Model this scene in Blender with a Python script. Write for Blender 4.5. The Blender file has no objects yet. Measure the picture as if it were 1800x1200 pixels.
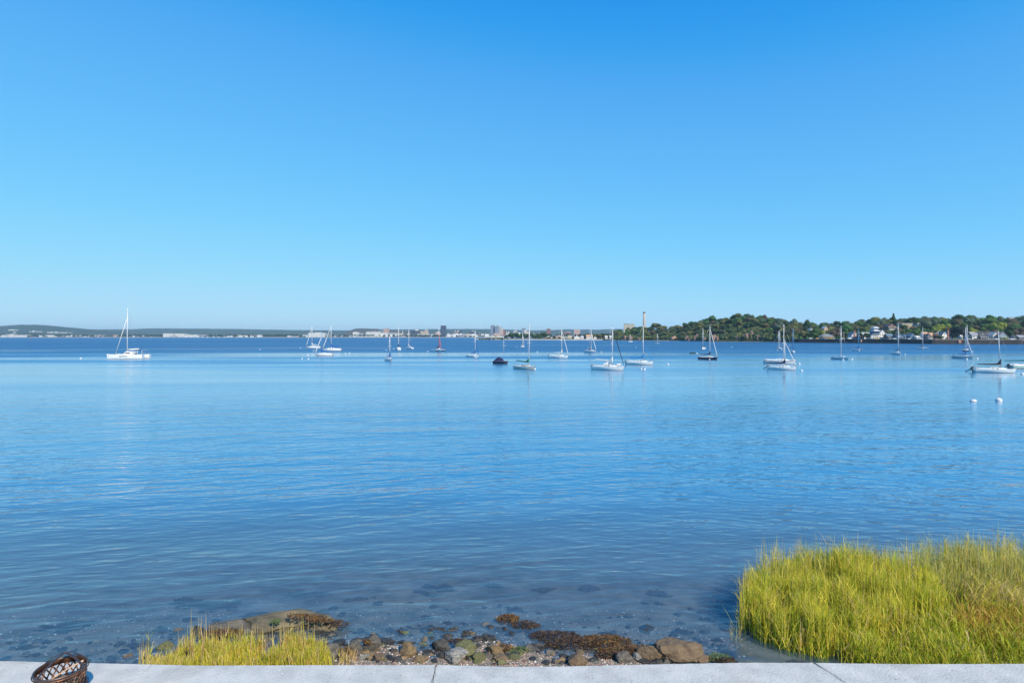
import bpy, bmesh, math, random
from mathutils import Vector, Matrix, noise
R = math.radians
PI = math.pi
# ------------------------------------------------------------------ camera, sky, sun, exposure
sc = bpy.context.scene
COL = sc.collection
CAMZ = 8.0
cam = bpy.data.cameras.new('camera'); camo = bpy.data.objects.new('camera', cam); COL.objects.link(camo)
cam.lens = 20.0; cam.sensor_width = 36.0; cam.shift_y = -9.5/1800; cam.clip_start = 0.1; cam.clip_end = 90000
camo.location = (0, 0, CAMZ); camo.rotation_euler = (PI/2, 0, 0); sc.camera = camo

SUN_EL, SUN_AZ = 38.0, 147.0           # azimuth clockwise from the view direction (+Y)
world = bpy.data.worlds.new('World'); sc.world = world; world.use_nodes = True
wn = world.node_tree.nodes; wl = world.node_tree.links
sky = wn.new('ShaderNodeTexSky'); sky.sky_type = 'NISHITA'; sky.sun_disc = False
sky.sun_elevation = R(SUN_EL); sky.sun_rotation = R(SUN_AZ)
sky.air_density = 0.6; sky.dust_density = 0.0; sky.ozone_density = 6.0; sky.altitude = 0
pre = wn.new('ShaderNodeVectorMath'); pre.operation = 'SCALE'; pre.inputs[3].default_value = 0.1
crv = wn.new('ShaderNodeRGBCurve')
def setc(c, pts):
    while len(c.points) > 2: c.points.remove(c.points[1])
    c.points[0].location = pts[0]; c.points[-1].location = pts[-1]
    for p in pts[1:-1]: c.points.new(*p)
setc(crv.mapping.curves[0], [(0, 0), (.045, .022), (.063, .085), (.122, .17), (.24, .305), (.439, .445), (1, .58)])
setc(crv.mapping.curves[1], [(0, 0), (.05, .09), (.093, .295), (.13, .41), (.242, .575), (.42, .70), (.658, .765), (1, .80)])
setc(crv.mapping.curves[2], [(0, 0), (.1, .20), (.16, .46), (.216, .82), (.296, .90), (.497, .985), (.7, 1.0), (.815, 1.0), (1, .98)])
crv.mapping.update()
post = wn.new('ShaderNodeVectorMath'); post.operation = 'SCALE'; post.inputs[3].default_value = 10.0
wl.new(sky.outputs[0], pre.inputs[0]); wl.new(pre.outputs[0], crv.inputs['Color'])
wl.new(crv.outputs[0], post.inputs[0]); wl.new(post.outputs[0], wn['Background'].inputs[0])
wn['Background'].inputs[1].default_value = 0.1

sun = bpy.data.lights.new('sun', 'SUN'); sun.energy = 5.0; sun.angle = R(0.53); sun.color = (1, .885, .71)
suno = bpy.data.objects.new('sun', sun); COL.objects.link(suno)
sv = Vector((math.sin(R(SUN_AZ))*math.cos(R(SUN_EL)), math.cos(R(SUN_AZ))*math.cos(R(SUN_EL)), math.sin(R(SUN_EL))))
suno.rotation_euler = sv.to_track_quat('Z', 'Y').to_euler(); suno.location = (0, -20, 60)
sc.view_settings.view_transform = 'Standard'; sc.view_settings.look = 'None'
sc.view_settings.exposure = 0.0; sc.view_settings.gamma = 1.0; sc.view_settings.use_curve_mapping = False
sc.render.engine = 'CYCLES'
sc.cycles.use_denoising = True
sc.cycles.max_bounces = 8; sc.cycles.transparent_max_bounces = 12; sc.cycles.volume_bounces = 1
sc.cycles.caustics_reflective = False; sc.cycles.caustics_refractive = False

# ------------------------------------------------------------------ helpers
F = 1000.0; HY = 590.5
def wd(y, z=0.0): return (CAMZ - z)*F/(y - HY)               # distance of a point at height z seen at photo row y
def X(px, d): return (px - 900.0)/F*d
def Z(y, d): return CAMZ - (y - HY)/F*d
def lerp(a, b, t): return a + (b - a)*t
def tab(t, x):
    if x <= t[0][0]: return t[0][1]
    for (a, b), (c, d) in zip(t, t[1:]):
        if x <= c: return b + (d - b)*(x - a)/(c - a)
    return t[-1][1]
def smooth(u): u = max(0, min(1, u)); return u*u*(3 - 2*u)

MATS = {}
def pmat(name, col, rough=.6, metal=0.0, var=.12, vscale=6.0, bump=0.0, bscale=20.0, spec=.5, col2=None, island=0.0, coat=0.0):
    if name in MATS: return MATS[name]
    m = bpy.data.materials.new(name); m.use_nodes = True
    n = m.node_tree.nodes; l = m.node_tree.links; p = n['Principled BSDF']
    p.inputs['Roughness'].default_value = rough; p.inputs['Metallic'].default_value = metal
    p.inputs['Specular IOR Level'].default_value = spec
    if coat: p.inputs['Coat Weight'].default_value = coat
    tc = n.new('ShaderNodeTexCoord')
    nz = n.new('ShaderNodeTexNoise'); nz.inputs['Scale'].default_value = vscale; nz.inputs['Detail'].default_value = 5
    l.new(tc.outputs['Object'], nz.inputs['Vector'])
    mix = n.new('ShaderNodeMix'); mix.data_type = 'RGBA'
    c = Vector(col[:3]); c2 = Vector(col2) if col2 else c*(1 - var)
    c1 = c if col2 else c*(1 + var*.6)
    mix.inputs[6].default_value = (*c2, 1); mix.inputs[7].default_value = (*[min(1, v) for v in c1], 1)
    rmp = n.new('ShaderNodeMapRange'); rmp.inputs[1].default_value = .35; rmp.inputs[2].default_value = .65
    l.new(nz.outputs[0], rmp.inputs[0]); l.new(rmp.outputs[0], mix.inputs[0])
    out = mix.outputs[2]
    if island:
        g = n.new('ShaderNodeNewGeometry'); hs = n.new('ShaderNodeHueSaturation')
        mr = n.new('ShaderNodeMapRange'); mr.inputs[3].default_value = 1 - island; mr.inputs[4].default_value = 1 + island
        l.new(g.outputs['Random Per Island'], mr.inputs[0]); l.new(mr.outputs[0], hs.inputs['Value'])
        ml = n.new('ShaderNodeMath'); ml.operation = 'MULTIPLY'; ml.inputs[1].default_value = 17.3
        fr = n.new('ShaderNodeMath'); fr.operation = 'FRACT'
        l.new(g.outputs['Random Per Island'], ml.inputs[0]); l.new(ml.outputs[0], fr.inputs[0])
        m2 = n.new('ShaderNodeMapRange'); m2.inputs[3].default_value = .5 - island*.06; m2.inputs[4].default_value = .5 + island*.05
        l.new(fr.outputs[0], m2.inputs[0]); l.new(m2.outputs[0], hs.inputs['Hue'])
        l.new(out, hs.inputs['Color']); out = hs.outputs[0]
    l.new(out, p.inputs['Base Color'])
    if bump:
        nb = n.new('ShaderNodeTexNoise'); nb.inputs['Scale'].default_value = bscale; nb.inputs['Detail'].default_value = 6
        l.new(tc.outputs['Object'], nb.inputs['Vector'])
        b = n.new('ShaderNodeBump'); b.inputs['Strength'].default_value = 1.0; b.inputs['Distance'].default_value = bump
        l.new(nb.outputs[0], b.inputs['Height']); l.new(b.outputs[0], p.inputs['Normal'])
    MATS[name] = m
    return m

class MB:
    def __init__(s): s.v = []; s.f = []; s.m = []; s.sm = []
    def add(s, vs, fs, m=0, smooth=False):
        o = len(s.v); s.v += [tuple(v) for v in vs]
        for f in fs: s.f.append(tuple(i + o for i in f)); s.m.append(m); s.sm.append(smooth)
    def box(s, a, b, m=0, top=None):
        (x0, y0, z0), (x1, y1, z1) = a, b
        tx, ty = top or (1, 1); cx, cy = (x0+x1)/2, (y0+y1)/2
        vs = [(x0,y0,z0),(x1,y0,z0),(x1,y1,z0),(x0,y1,z0)]
        vs += [(cx+(x-cx)*tx, cy+(y-cy)*ty, z1) for x, y, _ in vs]
        s.add(vs, [(0,3,2,1),(4,5,6,7),(0,1,5,4),(1,2,6,5),(2,3,7,6),(3,0,4,7)], m)
    def tube(s, pts, r, n=6, m=0, caps=True):
        pts = [Vector(p) for p in pts]; rs = r if isinstance(r, (list, tuple)) else [r]*len(pts)
        rings = []
        for i, p in enumerate(pts):
            d = (pts[min(i+1, len(pts)-1)] - pts[max(i-1, 0)])
            if d.length < 1e-9: d = Vector((0, 0, 1))
            d.normalize(); u = d.cross(Vector((0, 0, 1)) if abs(d.z) < .9 else Vector((0, 1, 0))).normalized(); w = d.cross(u)
            rings.append([p + (u*math.cos(2*PI*k/n) + w*math.sin(2*PI*k/n))*rs[i] for k in range(n)])
        vs = [v for rg in rings for v in rg]; fs = []
        for i in range(len(pts)-1):
            for k in range(n):
                a = i*n+k; b = i*n+(k+1) % n
                fs.append((a, a+n, b+n, b))
        if caps: fs.append(tuple(range(n))); fs.append(tuple(range(len(vs)-1, len(vs)-n-1, -1)))
        s.add(vs, fs, m, True)
    def lathe(s, prof, n=16, c=(0, 0), m=0):
        vs = [(c[0]+r*math.cos(2*PI*k/n), c[1]+r*math.sin(2*PI*k/n), z) for r, z in prof for k in range(n)]
        fs = []
        for i in range(len(prof)-1):
            for k in range(n):
                a = i*n+k; b = i*n+(k+1) % n; fs.append((a, b, b+n, a+n))
        s.add(vs, fs, m, True)
    def grid(s, rows, m=0, smooth=True, closed=False):
        nc = len(rows[0]); vs = [v for r in rows for v in r]; fs = []
        for i in range(len(rows)-1):
            for k in range(nc - (0 if closed else 1)):
                a = i*nc+k; b = i*nc+(k+1) % nc; fs.append((a, b, b+nc, a+nc))
        s.add(vs, fs, m, smooth)
    def mesh(s, name, mats):
        me = bpy.data.meshes.new(name); me.from_pydata(s.v, [], s.f)
        for m in (mats if isinstance(mats, (list, tuple)) else [mats]): me.materials.append(m)
        me.polygons.foreach_set('material_index', s.m); me.polygons.foreach_set('use_smooth', s.sm); me.update()
        return me
    def build(s, name, mats, parent=None, loc=None, rz=0):
        o = bpy.data.objects.new(name, s.mesh(name, mats)); COL.objects.link(o)
        if parent: o.parent = parent
        if loc: o.location = loc
        if rz: o.rotation_euler = (0, 0, rz)
        return o
def tag(o, label=None, cat=None, group=None, kind=None):
    if label: o['label'] = label
    if cat: o['category'] = cat
    if group: o['group'] = group
    if kind: o['kind'] = kind
    return o
def empty(name, loc, rz=0, rx=0, ry=0):
    o = bpy.data.objects.new(name, None); COL.objects.link(o); o.empty_display_size = .3
    o.location = loc; o.rotation_euler = (rx, ry, rz); return o
def copy_tree(o, parent=None):
    c = o.copy(); COL.objects.link(c); c.parent = parent
    for ch in o.children: copy_tree(ch, c)
    return c
ICO = {}
def ico(sub):
    if sub not in ICO:
        bm = bmesh.new(); bmesh.ops.create_icosphere(bm, subdivisions=sub, radius=1)
        bm.verts.ensure_lookup_table()
        ICO[sub] = ([v.co.copy() for v in bm.verts], [tuple(v.index for v in f.verts) for f in bm.faces]); bm.free()
    return ICO[sub]

#SECTION water and land
# ------------------------------------------------------------------ water
WAVE_H = 0.165
def water_material():
    m = bpy.data.materials.new('harbour water'); m.use_nodes = True; n = m.node_tree.nodes; l = m.node_tree.links
    n.clear(); out = n.new('ShaderNodeOutputMaterial')
    geo = n.new('ShaderNodeNewGeometry')
    def wave(sx, sy, rot, detail, dist, rough=.5):
        mp = n.new('ShaderNodeMapping'); mp.inputs['Rotation'].default_value = (0, 0, R(rot)); mp.vector_type = 'TEXTURE'; mp.inputs['Scale'].default_value = (1/sx, 1/sy, 1)
        l.new(geo.outputs['Position'], mp.inputs[0])
        t = n.new('ShaderNodeTexNoise'); t.inputs['Scale'].default_value = 1; t.inputs['Detail'].default_value = detail
        t.inputs['Distortion'].default_value = dist; t.inputs['Roughness'].default_value = rough
        l.new(mp.outputs[0], t.inputs[0]); return t.outputs[0]
    def mth(op, a, b=None, clamp=False):
        x = n.new('ShaderNodeMath'); x.operation = op; x.use_clamp = clamp
        for i, v in enumerate((a, b)):
            if v is None: continue
            if isinstance(v, (int, float)): x.inputs[i].default_value = v
            else: l.new(v, x.inputs[i])
        return x.outputs[0]
    def rng(v, a, b, c, d, smoothstep=False):
        x = n.new('ShaderNodeMapRange'); l.new(v, x.inputs[0])
        if smoothstep: x.interpolation_type = 'SMOOTHSTEP'
        for i, q in enumerate((a, b, c, d)): x.inputs[i+1].default_value = q
        return x.outputs[0]
    sep = n.new('ShaderNodeSeparateXYZ'); l.new(geo.outputs['Position'], sep.inputs[0]); Y = sep.outputs[1]
    w1 = wave(.38, 1.35, 13, 1.6, .5)      # wind ripples, crests roughly across the view
    w1b = wave(.38, 1.35, -15, 1.6, .5); w2 = wave(.9, 2.9, 4, 1.5, .4)
    w3 = wave(.10, .32, 9, 1, .3)       # low swell
    side = rng(mth('DIVIDE', sep.outputs[0], Y), -.25, .55, 1, .15, True)
    h = mth('ADD', mth('ADD', mth('ADD', mth('MULTIPLY', w1, mth('MULTIPLY', side, .62)), mth('MULTIPLY', w1b, mth('MULTIPLY', mth('SUBTRACT', 1.0, side), .62))), mth('MULTIPLY', w2, .30)), mth('MULTIPLY', w3, 1.2))
    # calm slicks and rougher patches, long and thin across the harbour
    big = wave(.0035, .022, 3, 3, .5)
    calm = rng(big, .38, .62, .35, 1.15, True)
    far = mth('SUBTRACT', mth('ADD', rng(Y, 110, 600, .38, 2.2), rng(Y, 28, 80, .95, 0)), 0)
    amp = mth('MULTIPLY', calm, far)
    bump = n.new('ShaderNodeBump'); bump.inputs['Distance'].default_value = WAVE_H
    bump.inputs['Strength'].default_value = 1.0
    l.new(mth('MULTIPLY', h, amp), bump.inputs['Height'])
    rough = mth('MULTIPLY', rng(Y, 15, 170, .04, .26), calm)
    gl = n.new('ShaderNodeBsdfGlossy'); l.new(rough, gl.inputs['Roughness']); l.new(bump.outputs[0], gl.inputs['Normal'])
    gl.inputs['Color'].default_value = (1, 1, 1, 1)
    dt = n.new('ShaderNodeVectorMath'); dt.operation = 'DOT_PRODUCT'; l.new(geo.outputs['Incoming'], dt.inputs[0]); l.new(bump.outputs[0], dt.inputs[1])
    cs = mth('ABSOLUTE', dt.outputs['Value'])          # Schlick, the same from above and (for sunlight reaching the bed) from below
    frv = mth('ADD', .03, mth('MULTIPLY', .97, mth('POWER', mth('SUBTRACT', 1.0, cs, True), 4.3)), True)
    body = n.new('ShaderNodeBsdfDiffuse'); l.new(bump.outputs[0], body.inputs['Normal'])
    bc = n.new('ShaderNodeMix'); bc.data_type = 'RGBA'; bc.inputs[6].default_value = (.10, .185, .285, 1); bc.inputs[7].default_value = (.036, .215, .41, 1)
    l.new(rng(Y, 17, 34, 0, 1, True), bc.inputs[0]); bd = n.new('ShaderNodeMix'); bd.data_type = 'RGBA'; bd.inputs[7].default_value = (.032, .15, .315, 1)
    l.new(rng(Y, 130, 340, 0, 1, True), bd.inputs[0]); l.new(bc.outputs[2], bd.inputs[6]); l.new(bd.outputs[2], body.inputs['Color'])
    tr = n.new('ShaderNodeBsdfTransparent'); tr.inputs['Color'].default_value = (.72, .85, .94, 1)
    patch = wave(.12, .3, 5, 4, .5)
    turb = rng(mth('ADD', Y, mth('MULTIPLY', patch, 6.0)), 18.0, 31, .20, 1.0, False)
    mx = n.new('ShaderNodeMixShader'); l.new(turb, mx.inputs[0]); l.new(tr.outputs[0], mx.inputs[1]); l.new(body.outputs[0], mx.inputs[2])
    m2 = n.new('ShaderNodeMixShader'); 
    # a ruffled surface seen at a grazing angle shows its wave faces, not the low sky: less mirror, more water
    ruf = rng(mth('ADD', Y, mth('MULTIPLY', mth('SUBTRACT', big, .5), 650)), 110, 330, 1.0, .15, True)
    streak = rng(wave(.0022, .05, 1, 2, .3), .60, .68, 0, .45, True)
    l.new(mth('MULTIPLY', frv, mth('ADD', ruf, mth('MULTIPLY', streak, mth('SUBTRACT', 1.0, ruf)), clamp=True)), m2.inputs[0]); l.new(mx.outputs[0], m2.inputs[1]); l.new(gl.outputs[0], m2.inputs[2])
    l.new(m2.outputs[0], out.inputs[0]); return m

mb = MB()
ys = [7.0, 20, 40, 80, 160, 400, 1000, 3000, 8000]
mb.grid([[(x, y, 0) for x in (-9000, -3000, -800, -100, 0, 100, 800, 3000, 9000)] for y in ys], smooth=False)
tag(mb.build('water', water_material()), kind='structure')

# ------------------------------------------------------------------ shore under and beside the water
def bed_z(x, y):
    a = tab([(-30, -.3), (-12, -.14), (-9, -.03), (-5, .07), (0, .08), (3.5, .03), (5, -.05), (7, -.07), (12, .0), (30, .0)], x)
    s = tab([(-12, .06), (0, .07), (5, .05), (8, .03), (14, .03)], x)
    z = a - s*(y - 13.5) if y < 20 else a - s*6.5 - (y - 20)*.045
    z += .05*noise.noise((x*.6, y*.6, 1)) + .02*noise.noise((x*2.3, y*2.3, 4))
    return max(z, -2.6)
bed = pmat('pebbly shore', (.36, .30, .23), .85, var=.3, vscale=1.3, bump=.03, bscale=30, col2=(.14, .13, .10))
mb = MB()
xs = [-60, -40, -30] + [(-22 + i*.35) for i in range(135)] + [28, 34, 45, 70]
yy = [6.8] + [7.6 + i*.3 for i in range(70)] + [30, 34, 40, 50, 65, 90]
mb.grid([[(x, y, bed_z(x, y)) for x in xs] for y in yy])
tag(mb.build('seabed', bed), kind='structure')

# ------------------------------------------------------------------ far land
forest_far = pmat('distant forest', (.055, .085, .05), .95, var=.4, vscale=.02, bump=10, bscale=.05, spec=.1, col2=(.03, .05, .035))
sand = pmat('pale beach sand', (.60, .54, .46), .9, var=.25, vscale=.05, spec=.2)
scrub = pmat('scrubby ground', (.10, .11, .05), .95, var=.3, vscale=.05, bump=.8, bscale=.4, spec=.1, col2=(.06, .07, .03))
roadm = pmat('pale road surface', (.30, .27, .24), .9, var=.15, vscale=.2, spec=.2)
mb = MB()
for rows, m in (([(3190, -.6), (3215, .8), (3250, 2.2)], 0), ([(3250, 2.2), (3600, 3), (5000, 6), (11500, 8)], 1)):
    mb.grid([[(X(px, y) if y < 4000 else px*8 - 7200, y + (30*math.sin(px*.05) if y < 3300 else 0), z) for px in range(-600, 1000, 20)] for y, z in rows], m)
tag(mb.build('far_shore', [sand, scrub]), kind='structure')
mb = MB()
mb.grid([[(X(px, d*k), d*k, z) for px in range(836, 1180, 6) for d in (tab([(836, 1330), (870, 1210), (960, 1150), (1180, 1050)], px),)] for k, z in ((.995, -.5), (1.004, .6), (1.03, 1.6))], 0)
mb.grid([[(X(px, d*k), d*k, z) for px in range(836, 1180, 6) for d in (tab([(836, 1330), (870, 1210), (960, 1150), (1180, 1050)], px),)] for k, z in ((1.03, 1.6), (1.3, 2), (1.7, -.4))], 1)
tag(mb.build('sand_spit', [sand, scrub]), kind='structure')

def ridge(name, prof, D, depth, mat, step=2, amp=3):
    mb = MB(); p0, p1 = prof[0][0], prof[-1][0]; cols = []
    pxs = [p0 + i*step for i in range(int((p1 - p0)/step) + 1)]
    rows = []
    for k, hf in ((-1, -.02), (-.75, .35), (-.5, .62), (-.25, .86), (0, 1), (.5, .8), (1.2, -.02)):
        row = []
        for px in pxs:
            zt = Z(tab(prof, px), D); nz = amp*noise.noise((px*.11, k*3, D*.001)) + amp*.6*noise.noise((px*.43, k*5, 2)) + amp*1.1*noise.noise((px*1.3, k*9, 5))
            row.append((X(px, D), D + k*depth, max(zt*hf, -5) + (nz if 0 <= k < 1 or abs(k) < .6 else 0)))
        rows.append(row)
    mb.grid(rows); return tag(mb.build(name, mat), kind='structure')
ridge('far_hills', [(-500, 577), (0, 578), (110, 579), (245, 578.5), (255, 577.3), (290, 577), (400, 578), (520, 580), (610, 580.5), (700, 579), (790, 578), (880, 578.5), (935, 580.5),
      (965, 580), (1000, 578.5), (1050, 579.5), (1085, 578), (1200, 577), (1700, 572), (2300, 575)], 8600, 1200, forest_far)
ridge('wooded_hill', [(-500, 575), (-200, 574), (-60, 575), (0, 573), (18, 572.5), (30, 571), (40, 570.4), (50, 571.5), (62, 570.5), (80, 571.5), (100, 574), (120, 576.5), (150, 579), (190, 582), (240, 588)], 6200, 900, forest_far, 3, 2)
cliffm = pmat('distant traprock cliff', (.13, .085, .075), .95, var=.4, vscale=.02, bump=8, bscale=.04, spec=.1, col2=(.06, .075, .045))
ridge('rocky_bluff', [(608, 590), (613, 586), (618, 580), (624, 577.6), (632, 577), (650, 577.5), (666, 578), (690, 579), (730, 584), (760, 590)], 5600, 350, cliffm, 2, 1.5)

# right-hand headland and town slope
SHORE = [(1060, 1075), (1120, 1020), (1180, 950), (1250, 830), (1340, 765), (1400, 695), (1500, 640), (1640, 571), (1800, 550), (2200, 520), (2800, 500)]
SIL = [(1060, 592), (1078, 588), (1085, 577), (1100, 575), (1130, 574), (1150, 571), (1185, 570), (1205, 568), (1222, 564), (1238, 559), (1258, 557), (1268, 560), (1285, 556), (1300, 551.5), (1318, 549.5),
       (1335, 551), (1348, 556), (1360, 555.5), (1372, 558), (1390, 560), (1412, 563), (1425, 564), (1440, 568), (1470, 567), (1500, 566), (1515, 561), (1540, 559), (1570, 557), (1600, 559), (1618, 556.5),
       (1640, 556), (1670, 557), (1692, 552), (1705, 553), (1720, 557), (1748, 552), (1762, 557), (1800, 556), (1900, 552), (2300, 556)]
def ds(px): return tab(SHORE, px)
def crest(px):
    T = lerp(140, 250, smooth((px - 1370)/60))
    return max(Z(tab(SIL, px), ds(px) + T) - 12.5, .8)
def gz(px, d):
    t = d - ds(px)
    if t < 0: return -1.5
    hc = crest(px)
    a = .4 + (hc - .4)*min(1, (t/140))**.62
    if px < 1390: a += (1.2*noise.noise((px*.09, t*.05, 0)) + 2.2*noise.noise((px*.03, t*.02, 7)))*smooth(t/40)
    b = 4.25 if t < 50 else 4.25 + (hc - 4.25)*smooth((t - 50)/210)
    z = lerp(a, b, smooth((px - 1375)/30))
    if t > 300: z = lerp(z, 3, smooth((t - 300)/900))
    return z
hillm = pmat('headland undergrowth', (.075, .085, .035), .95, var=.3, vscale=.08, bump=1.5, bscale=.25, spec=.1, col2=(.035, .045, .02))
mb = MB()
TT = [-15, -.5, .5, 3, 8, 14, 22, 32, 45, 60, 80, 100, 120, 145, 180, 220, 260, 310, 400, 600, 900, 1300]
pxs = list(range(1060, 1820, 4)) + [1860, 1950, 2100, 2300, 2600, 2800]
mb.grid([[(X(px, ds(px) + t), ds(px) + t, gz(px, ds(px) + t)) for px in pxs] for t in TT])
tag(mb.build('headland', hillm), kind='structure')
# shore road on top of the far seawall
mb = MB()
rp = list(range(1396, 1820, 6)) + [1900, 2100, 2500]
mb.grid([[(X(px, ds(px) + t), ds(px) + t, 4.27 + .01*(t > 9)) for px in rp] for t in (.8, 10, 18)])
tag(mb.build('shore_road', roadm), kind='structure')

#SECTION seawall terrace and fire pit
TERR = 3.67
conc = pmat('painted concrete', (.64, .625, .585), .8, var=.10, vscale=3.5, bump=.008, bscale=30, spec=.3, col2=(.52, .515, .49))
EDGE = [(-900, 1155), (0, 1160), (150, 1163.5), (350, 1168), (560, 1167.3), (765, 1167), (900, 1170), (1000, 1169.5), (1100, 1167), (1300, 1163), (1430, 1163.3), (1600, 1165.5), (1800, 1165), (2700, 1163)]
def edge_pt(px):
    d = wd(tab(EDGE, px) + .5*noise.noise((px*.05, 0, 3)), TERR); return X(px, d), d
n_ = conc.node_tree.nodes; l_ = conc.node_tree.links; pb = n_['Principled BSDF']; src = pb.inputs['Base Color'].links[0].from_socket
geo_ = n_.new('ShaderNodeNewGeometry')
for sc_, lo_, hi_, k_, det in ((1.1, .52, .72, .80, 9), (26, .60, .70, .72, 3), (9, .62, .74, .86, 6)):     # worn patches, grit, small stains
    a_ = n_.new('ShaderNodeTexNoise'); a_.inputs['Scale'].default_value = sc_; a_.inputs['Detail'].default_value = det; a_.inputs['Roughness'].default_value = .65; l_.new(geo_.outputs['Position'], a_.inputs['Vector'])
    b_ = n_.new('ShaderNodeMapRange'); b_.inputs[1].default_value = lo_; b_.inputs[2].default_value = hi_; l_.new(a_.outputs[0], b_.inputs[0])
    m_ = n_.new('ShaderNodeMix'); m_.data_type = 'RGBA'; m_.blend_type = 'MULTIPLY'; m_.inputs[7].default_value = (k_, k_*.985, k_*.96, 1); l_.new(b_.outputs[0], m_.inputs[0]); l_.new(src, m_.inputs[6]); src = m_.outputs[2]
l_.new(src, pb.inputs['Base Color'])
sw = empty('seawall', (0, 7, 0)); tag(sw, 'white painted concrete seawall and terrace with cracked joints along the bottom of the view', 'wall')
def joint(px, slope, gap, sgn):            # jittered line running back from the edge
    x0, y0 = edge_pt(px); pts = []
    for i in range(26):
        y = y0 - i*.12 if i < 20 else y0 - 2.3 - (i-19)*1.9
        j = .028*noise.noise((y*3.1, px*.1, 1)) + .012*noise.noise((y*14, px*.1, 5)) if i else 0
        pts.append((x0 + slope*(y0 - y)*(1 if y0 - y < 1.6 else 0) + slope*1.6*(1 if y0-y >= 1.6 else 0) + j + sgn*(gap/2 + .35*gap*noise.noise((y*9, sgn*3, px)) + (.015 if i == 0 else 0)), y))
    return pts
CUTS = [(None, 767), (767, 1430), (1430, None)]
for a, b in CUTS:
    front = [edge_pt(px) for px in range(a+4 if a else -880, (b-3 if b else 2680), 7)]
    left = joint(a, .02 if a == 767 else .33, .012, 1) if a else [(front[0][0], y) for y in (front[0][1], -7)]
    right = joint(b, .02 if b == 767 else .33, .012, -1) if b else [(front[-1][0], y) for y in (front[-1][1], -7)]
    loop = left[::-1] + front + right
    mb = MB(); nl = len(loop)
    yc = [max(p[1], -7) for p in loop]
    bev = .012
    lo = [(x - 7*0, y - 7, TERR) for x, y in loop]
    c = MB()
    top = [(x, y - (bev if (left[0][0] < x < right[0][0] and y > 6.5) else 0) - 7, TERR) for x, y in loop]
    mid = [(x, y - 7, TERR - bev) for x, y in loop]; bot = [(x, y - 7, -1.6) for x, y in loop]
    c.add(top + mid + bot, [tuple(range(nl))[::-1]] + [(i, i+1, nl+i+1, nl+i) for i in range(nl-1)] + [(nl+i, nl+i+1, 2*nl+i+1, 2*nl+i) for i in range(nl-1)])
    o = c.build('concrete_panel', conc, sw)
    bm = bmesh.new(); bm.from_mesh(o.data); bmesh.ops.recalc_face_normals(bm, faces=bm.faces[:])
    bmesh.ops.triangulate(bm, faces=[f for f in bm.faces if len(f.verts) > 4]); bm.to_mesh(o.data); bm.free()
crackm = pmat('dark crack filler', (.10, .10, .11), .9)
def crack(px, dx, w, n=14, length=.5, y_off=0):
    x0, y0 = edge_pt(px); y0 -= y_off; mb = MB(); rows = []
    for i in range(n+1):
        t = i/n; y = y0 - t*length; x = x0 + dx*t + .03*noise.noise((px, t*7, 1)) + .012*noise.noise((px, t*25, 2)); h = w*(.35 + .65*abs(noise.noise((px, t*9, 4)))*1.6)*(1 - .6*t)
        rows.append([(x-h, y-7, TERR+.003), (x+h, y-7, TERR+.003)])
    mb.grid(rows, smooth=False); mb.build('crack', crackm, sw)
crack(269, .0, .0035, length=.24, y_off=.02); crack(616, -.03, .0025, length=.2, y_off=.1); crack(1712, .12, .0025, length=.3)
crack(766.5, .01, .006, length=.6, y_off=0.0); crack(1431, .3, .006, length=.8, y_off=0.0)
spk = random.Random(5)
mb = MB()
for i in range(90):                          # chips of bare grey concrete and white paint blobs
    x, y = spk.uniform(-7.5, 8), spk.uniform(6.5, 7.4); r = spk.uniform(.004, .011)
    k = spk.randint(5, 7); mb.add([(x + r*spk.uniform(.7, 1.3)*math.cos(2*PI*j/k)*1.5, y - 7 + r*math.sin(2*PI*j/k), TERR + .0035) for j in range(k)], [tuple(range(k))], spk.choice((0, 0, 1)))
tag(mb.build('paint_speck', [pmat('fresh white paint', (.85, .86, .88), .6), crackm], sw), kind='stuff')

copper = pmat('brushed copper brown steel', (.34, .17, .11), .42, .75, var=.45, vscale=9, bump=.002, bscale=50, col2=(.07, .045, .04))
dsteel = pmat('dark bronze steel', (.16, .12, .11), .42, .7, var=.3, vscale=12)
navyp = pmat('navy enamel', (.01, .025, .10), .4, 0, var=.2)
woodm = pmat('split firewood', (.52, .37, .20), .85, var=.3, vscale=14, bump=.004, bscale=40, col2=(.34, .22, .12))
FPZ = TERR + .50; fd = wd(1173, FPZ); fx = X(107, fd); FR = .25
fp = empty('fire_pit', (fx, fd, TERR)); tag(fp, 'round bronze fire pit with lattice sides standing on the white terrace', 'fire pit')
h = .50
mb = MB(); mb.tube([(FR*math.cos(a), FR*math.sin(a), h) for a in [2*PI*i/64 for i in range(65)]], .011, 8, caps=False); mb.build('rim', dsteel, fp)
mb = MB(); mb.tube([((FR+.012)*math.cos(a), (FR+.012)*math.sin(a), h-.022) for a in [2*PI*i/64 for i in range(65)]], .006, 6, caps=False); mb.build('rim_trim', copper, fp)
mb = MB(); mb.lathe([(FR-.004, h-.002), (FR-.006, h-.058), (FR-.014, h-.058), (FR-.012, h-.002)], 64); mb.build('upper_band', copper, fp)
mb = MB()
for s in (1, -1):
    for i in range(22):
        a0 = 2*PI*i/22; pts = []
        for k in range(7):
            t = k/6; a = a0 + s*t*.36; rr = FR - .01 - .02*t; pts.append((rr*math.cos(a), rr*math.sin(a), h - .055 - .14*t))
        mb.tube(pts, .0085, 5)
mb.build('lattice', copper, fp)
mb = MB()
LM = pmat('bright copper', (.42, .17, .09), .35, .8, var=.3)
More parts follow.
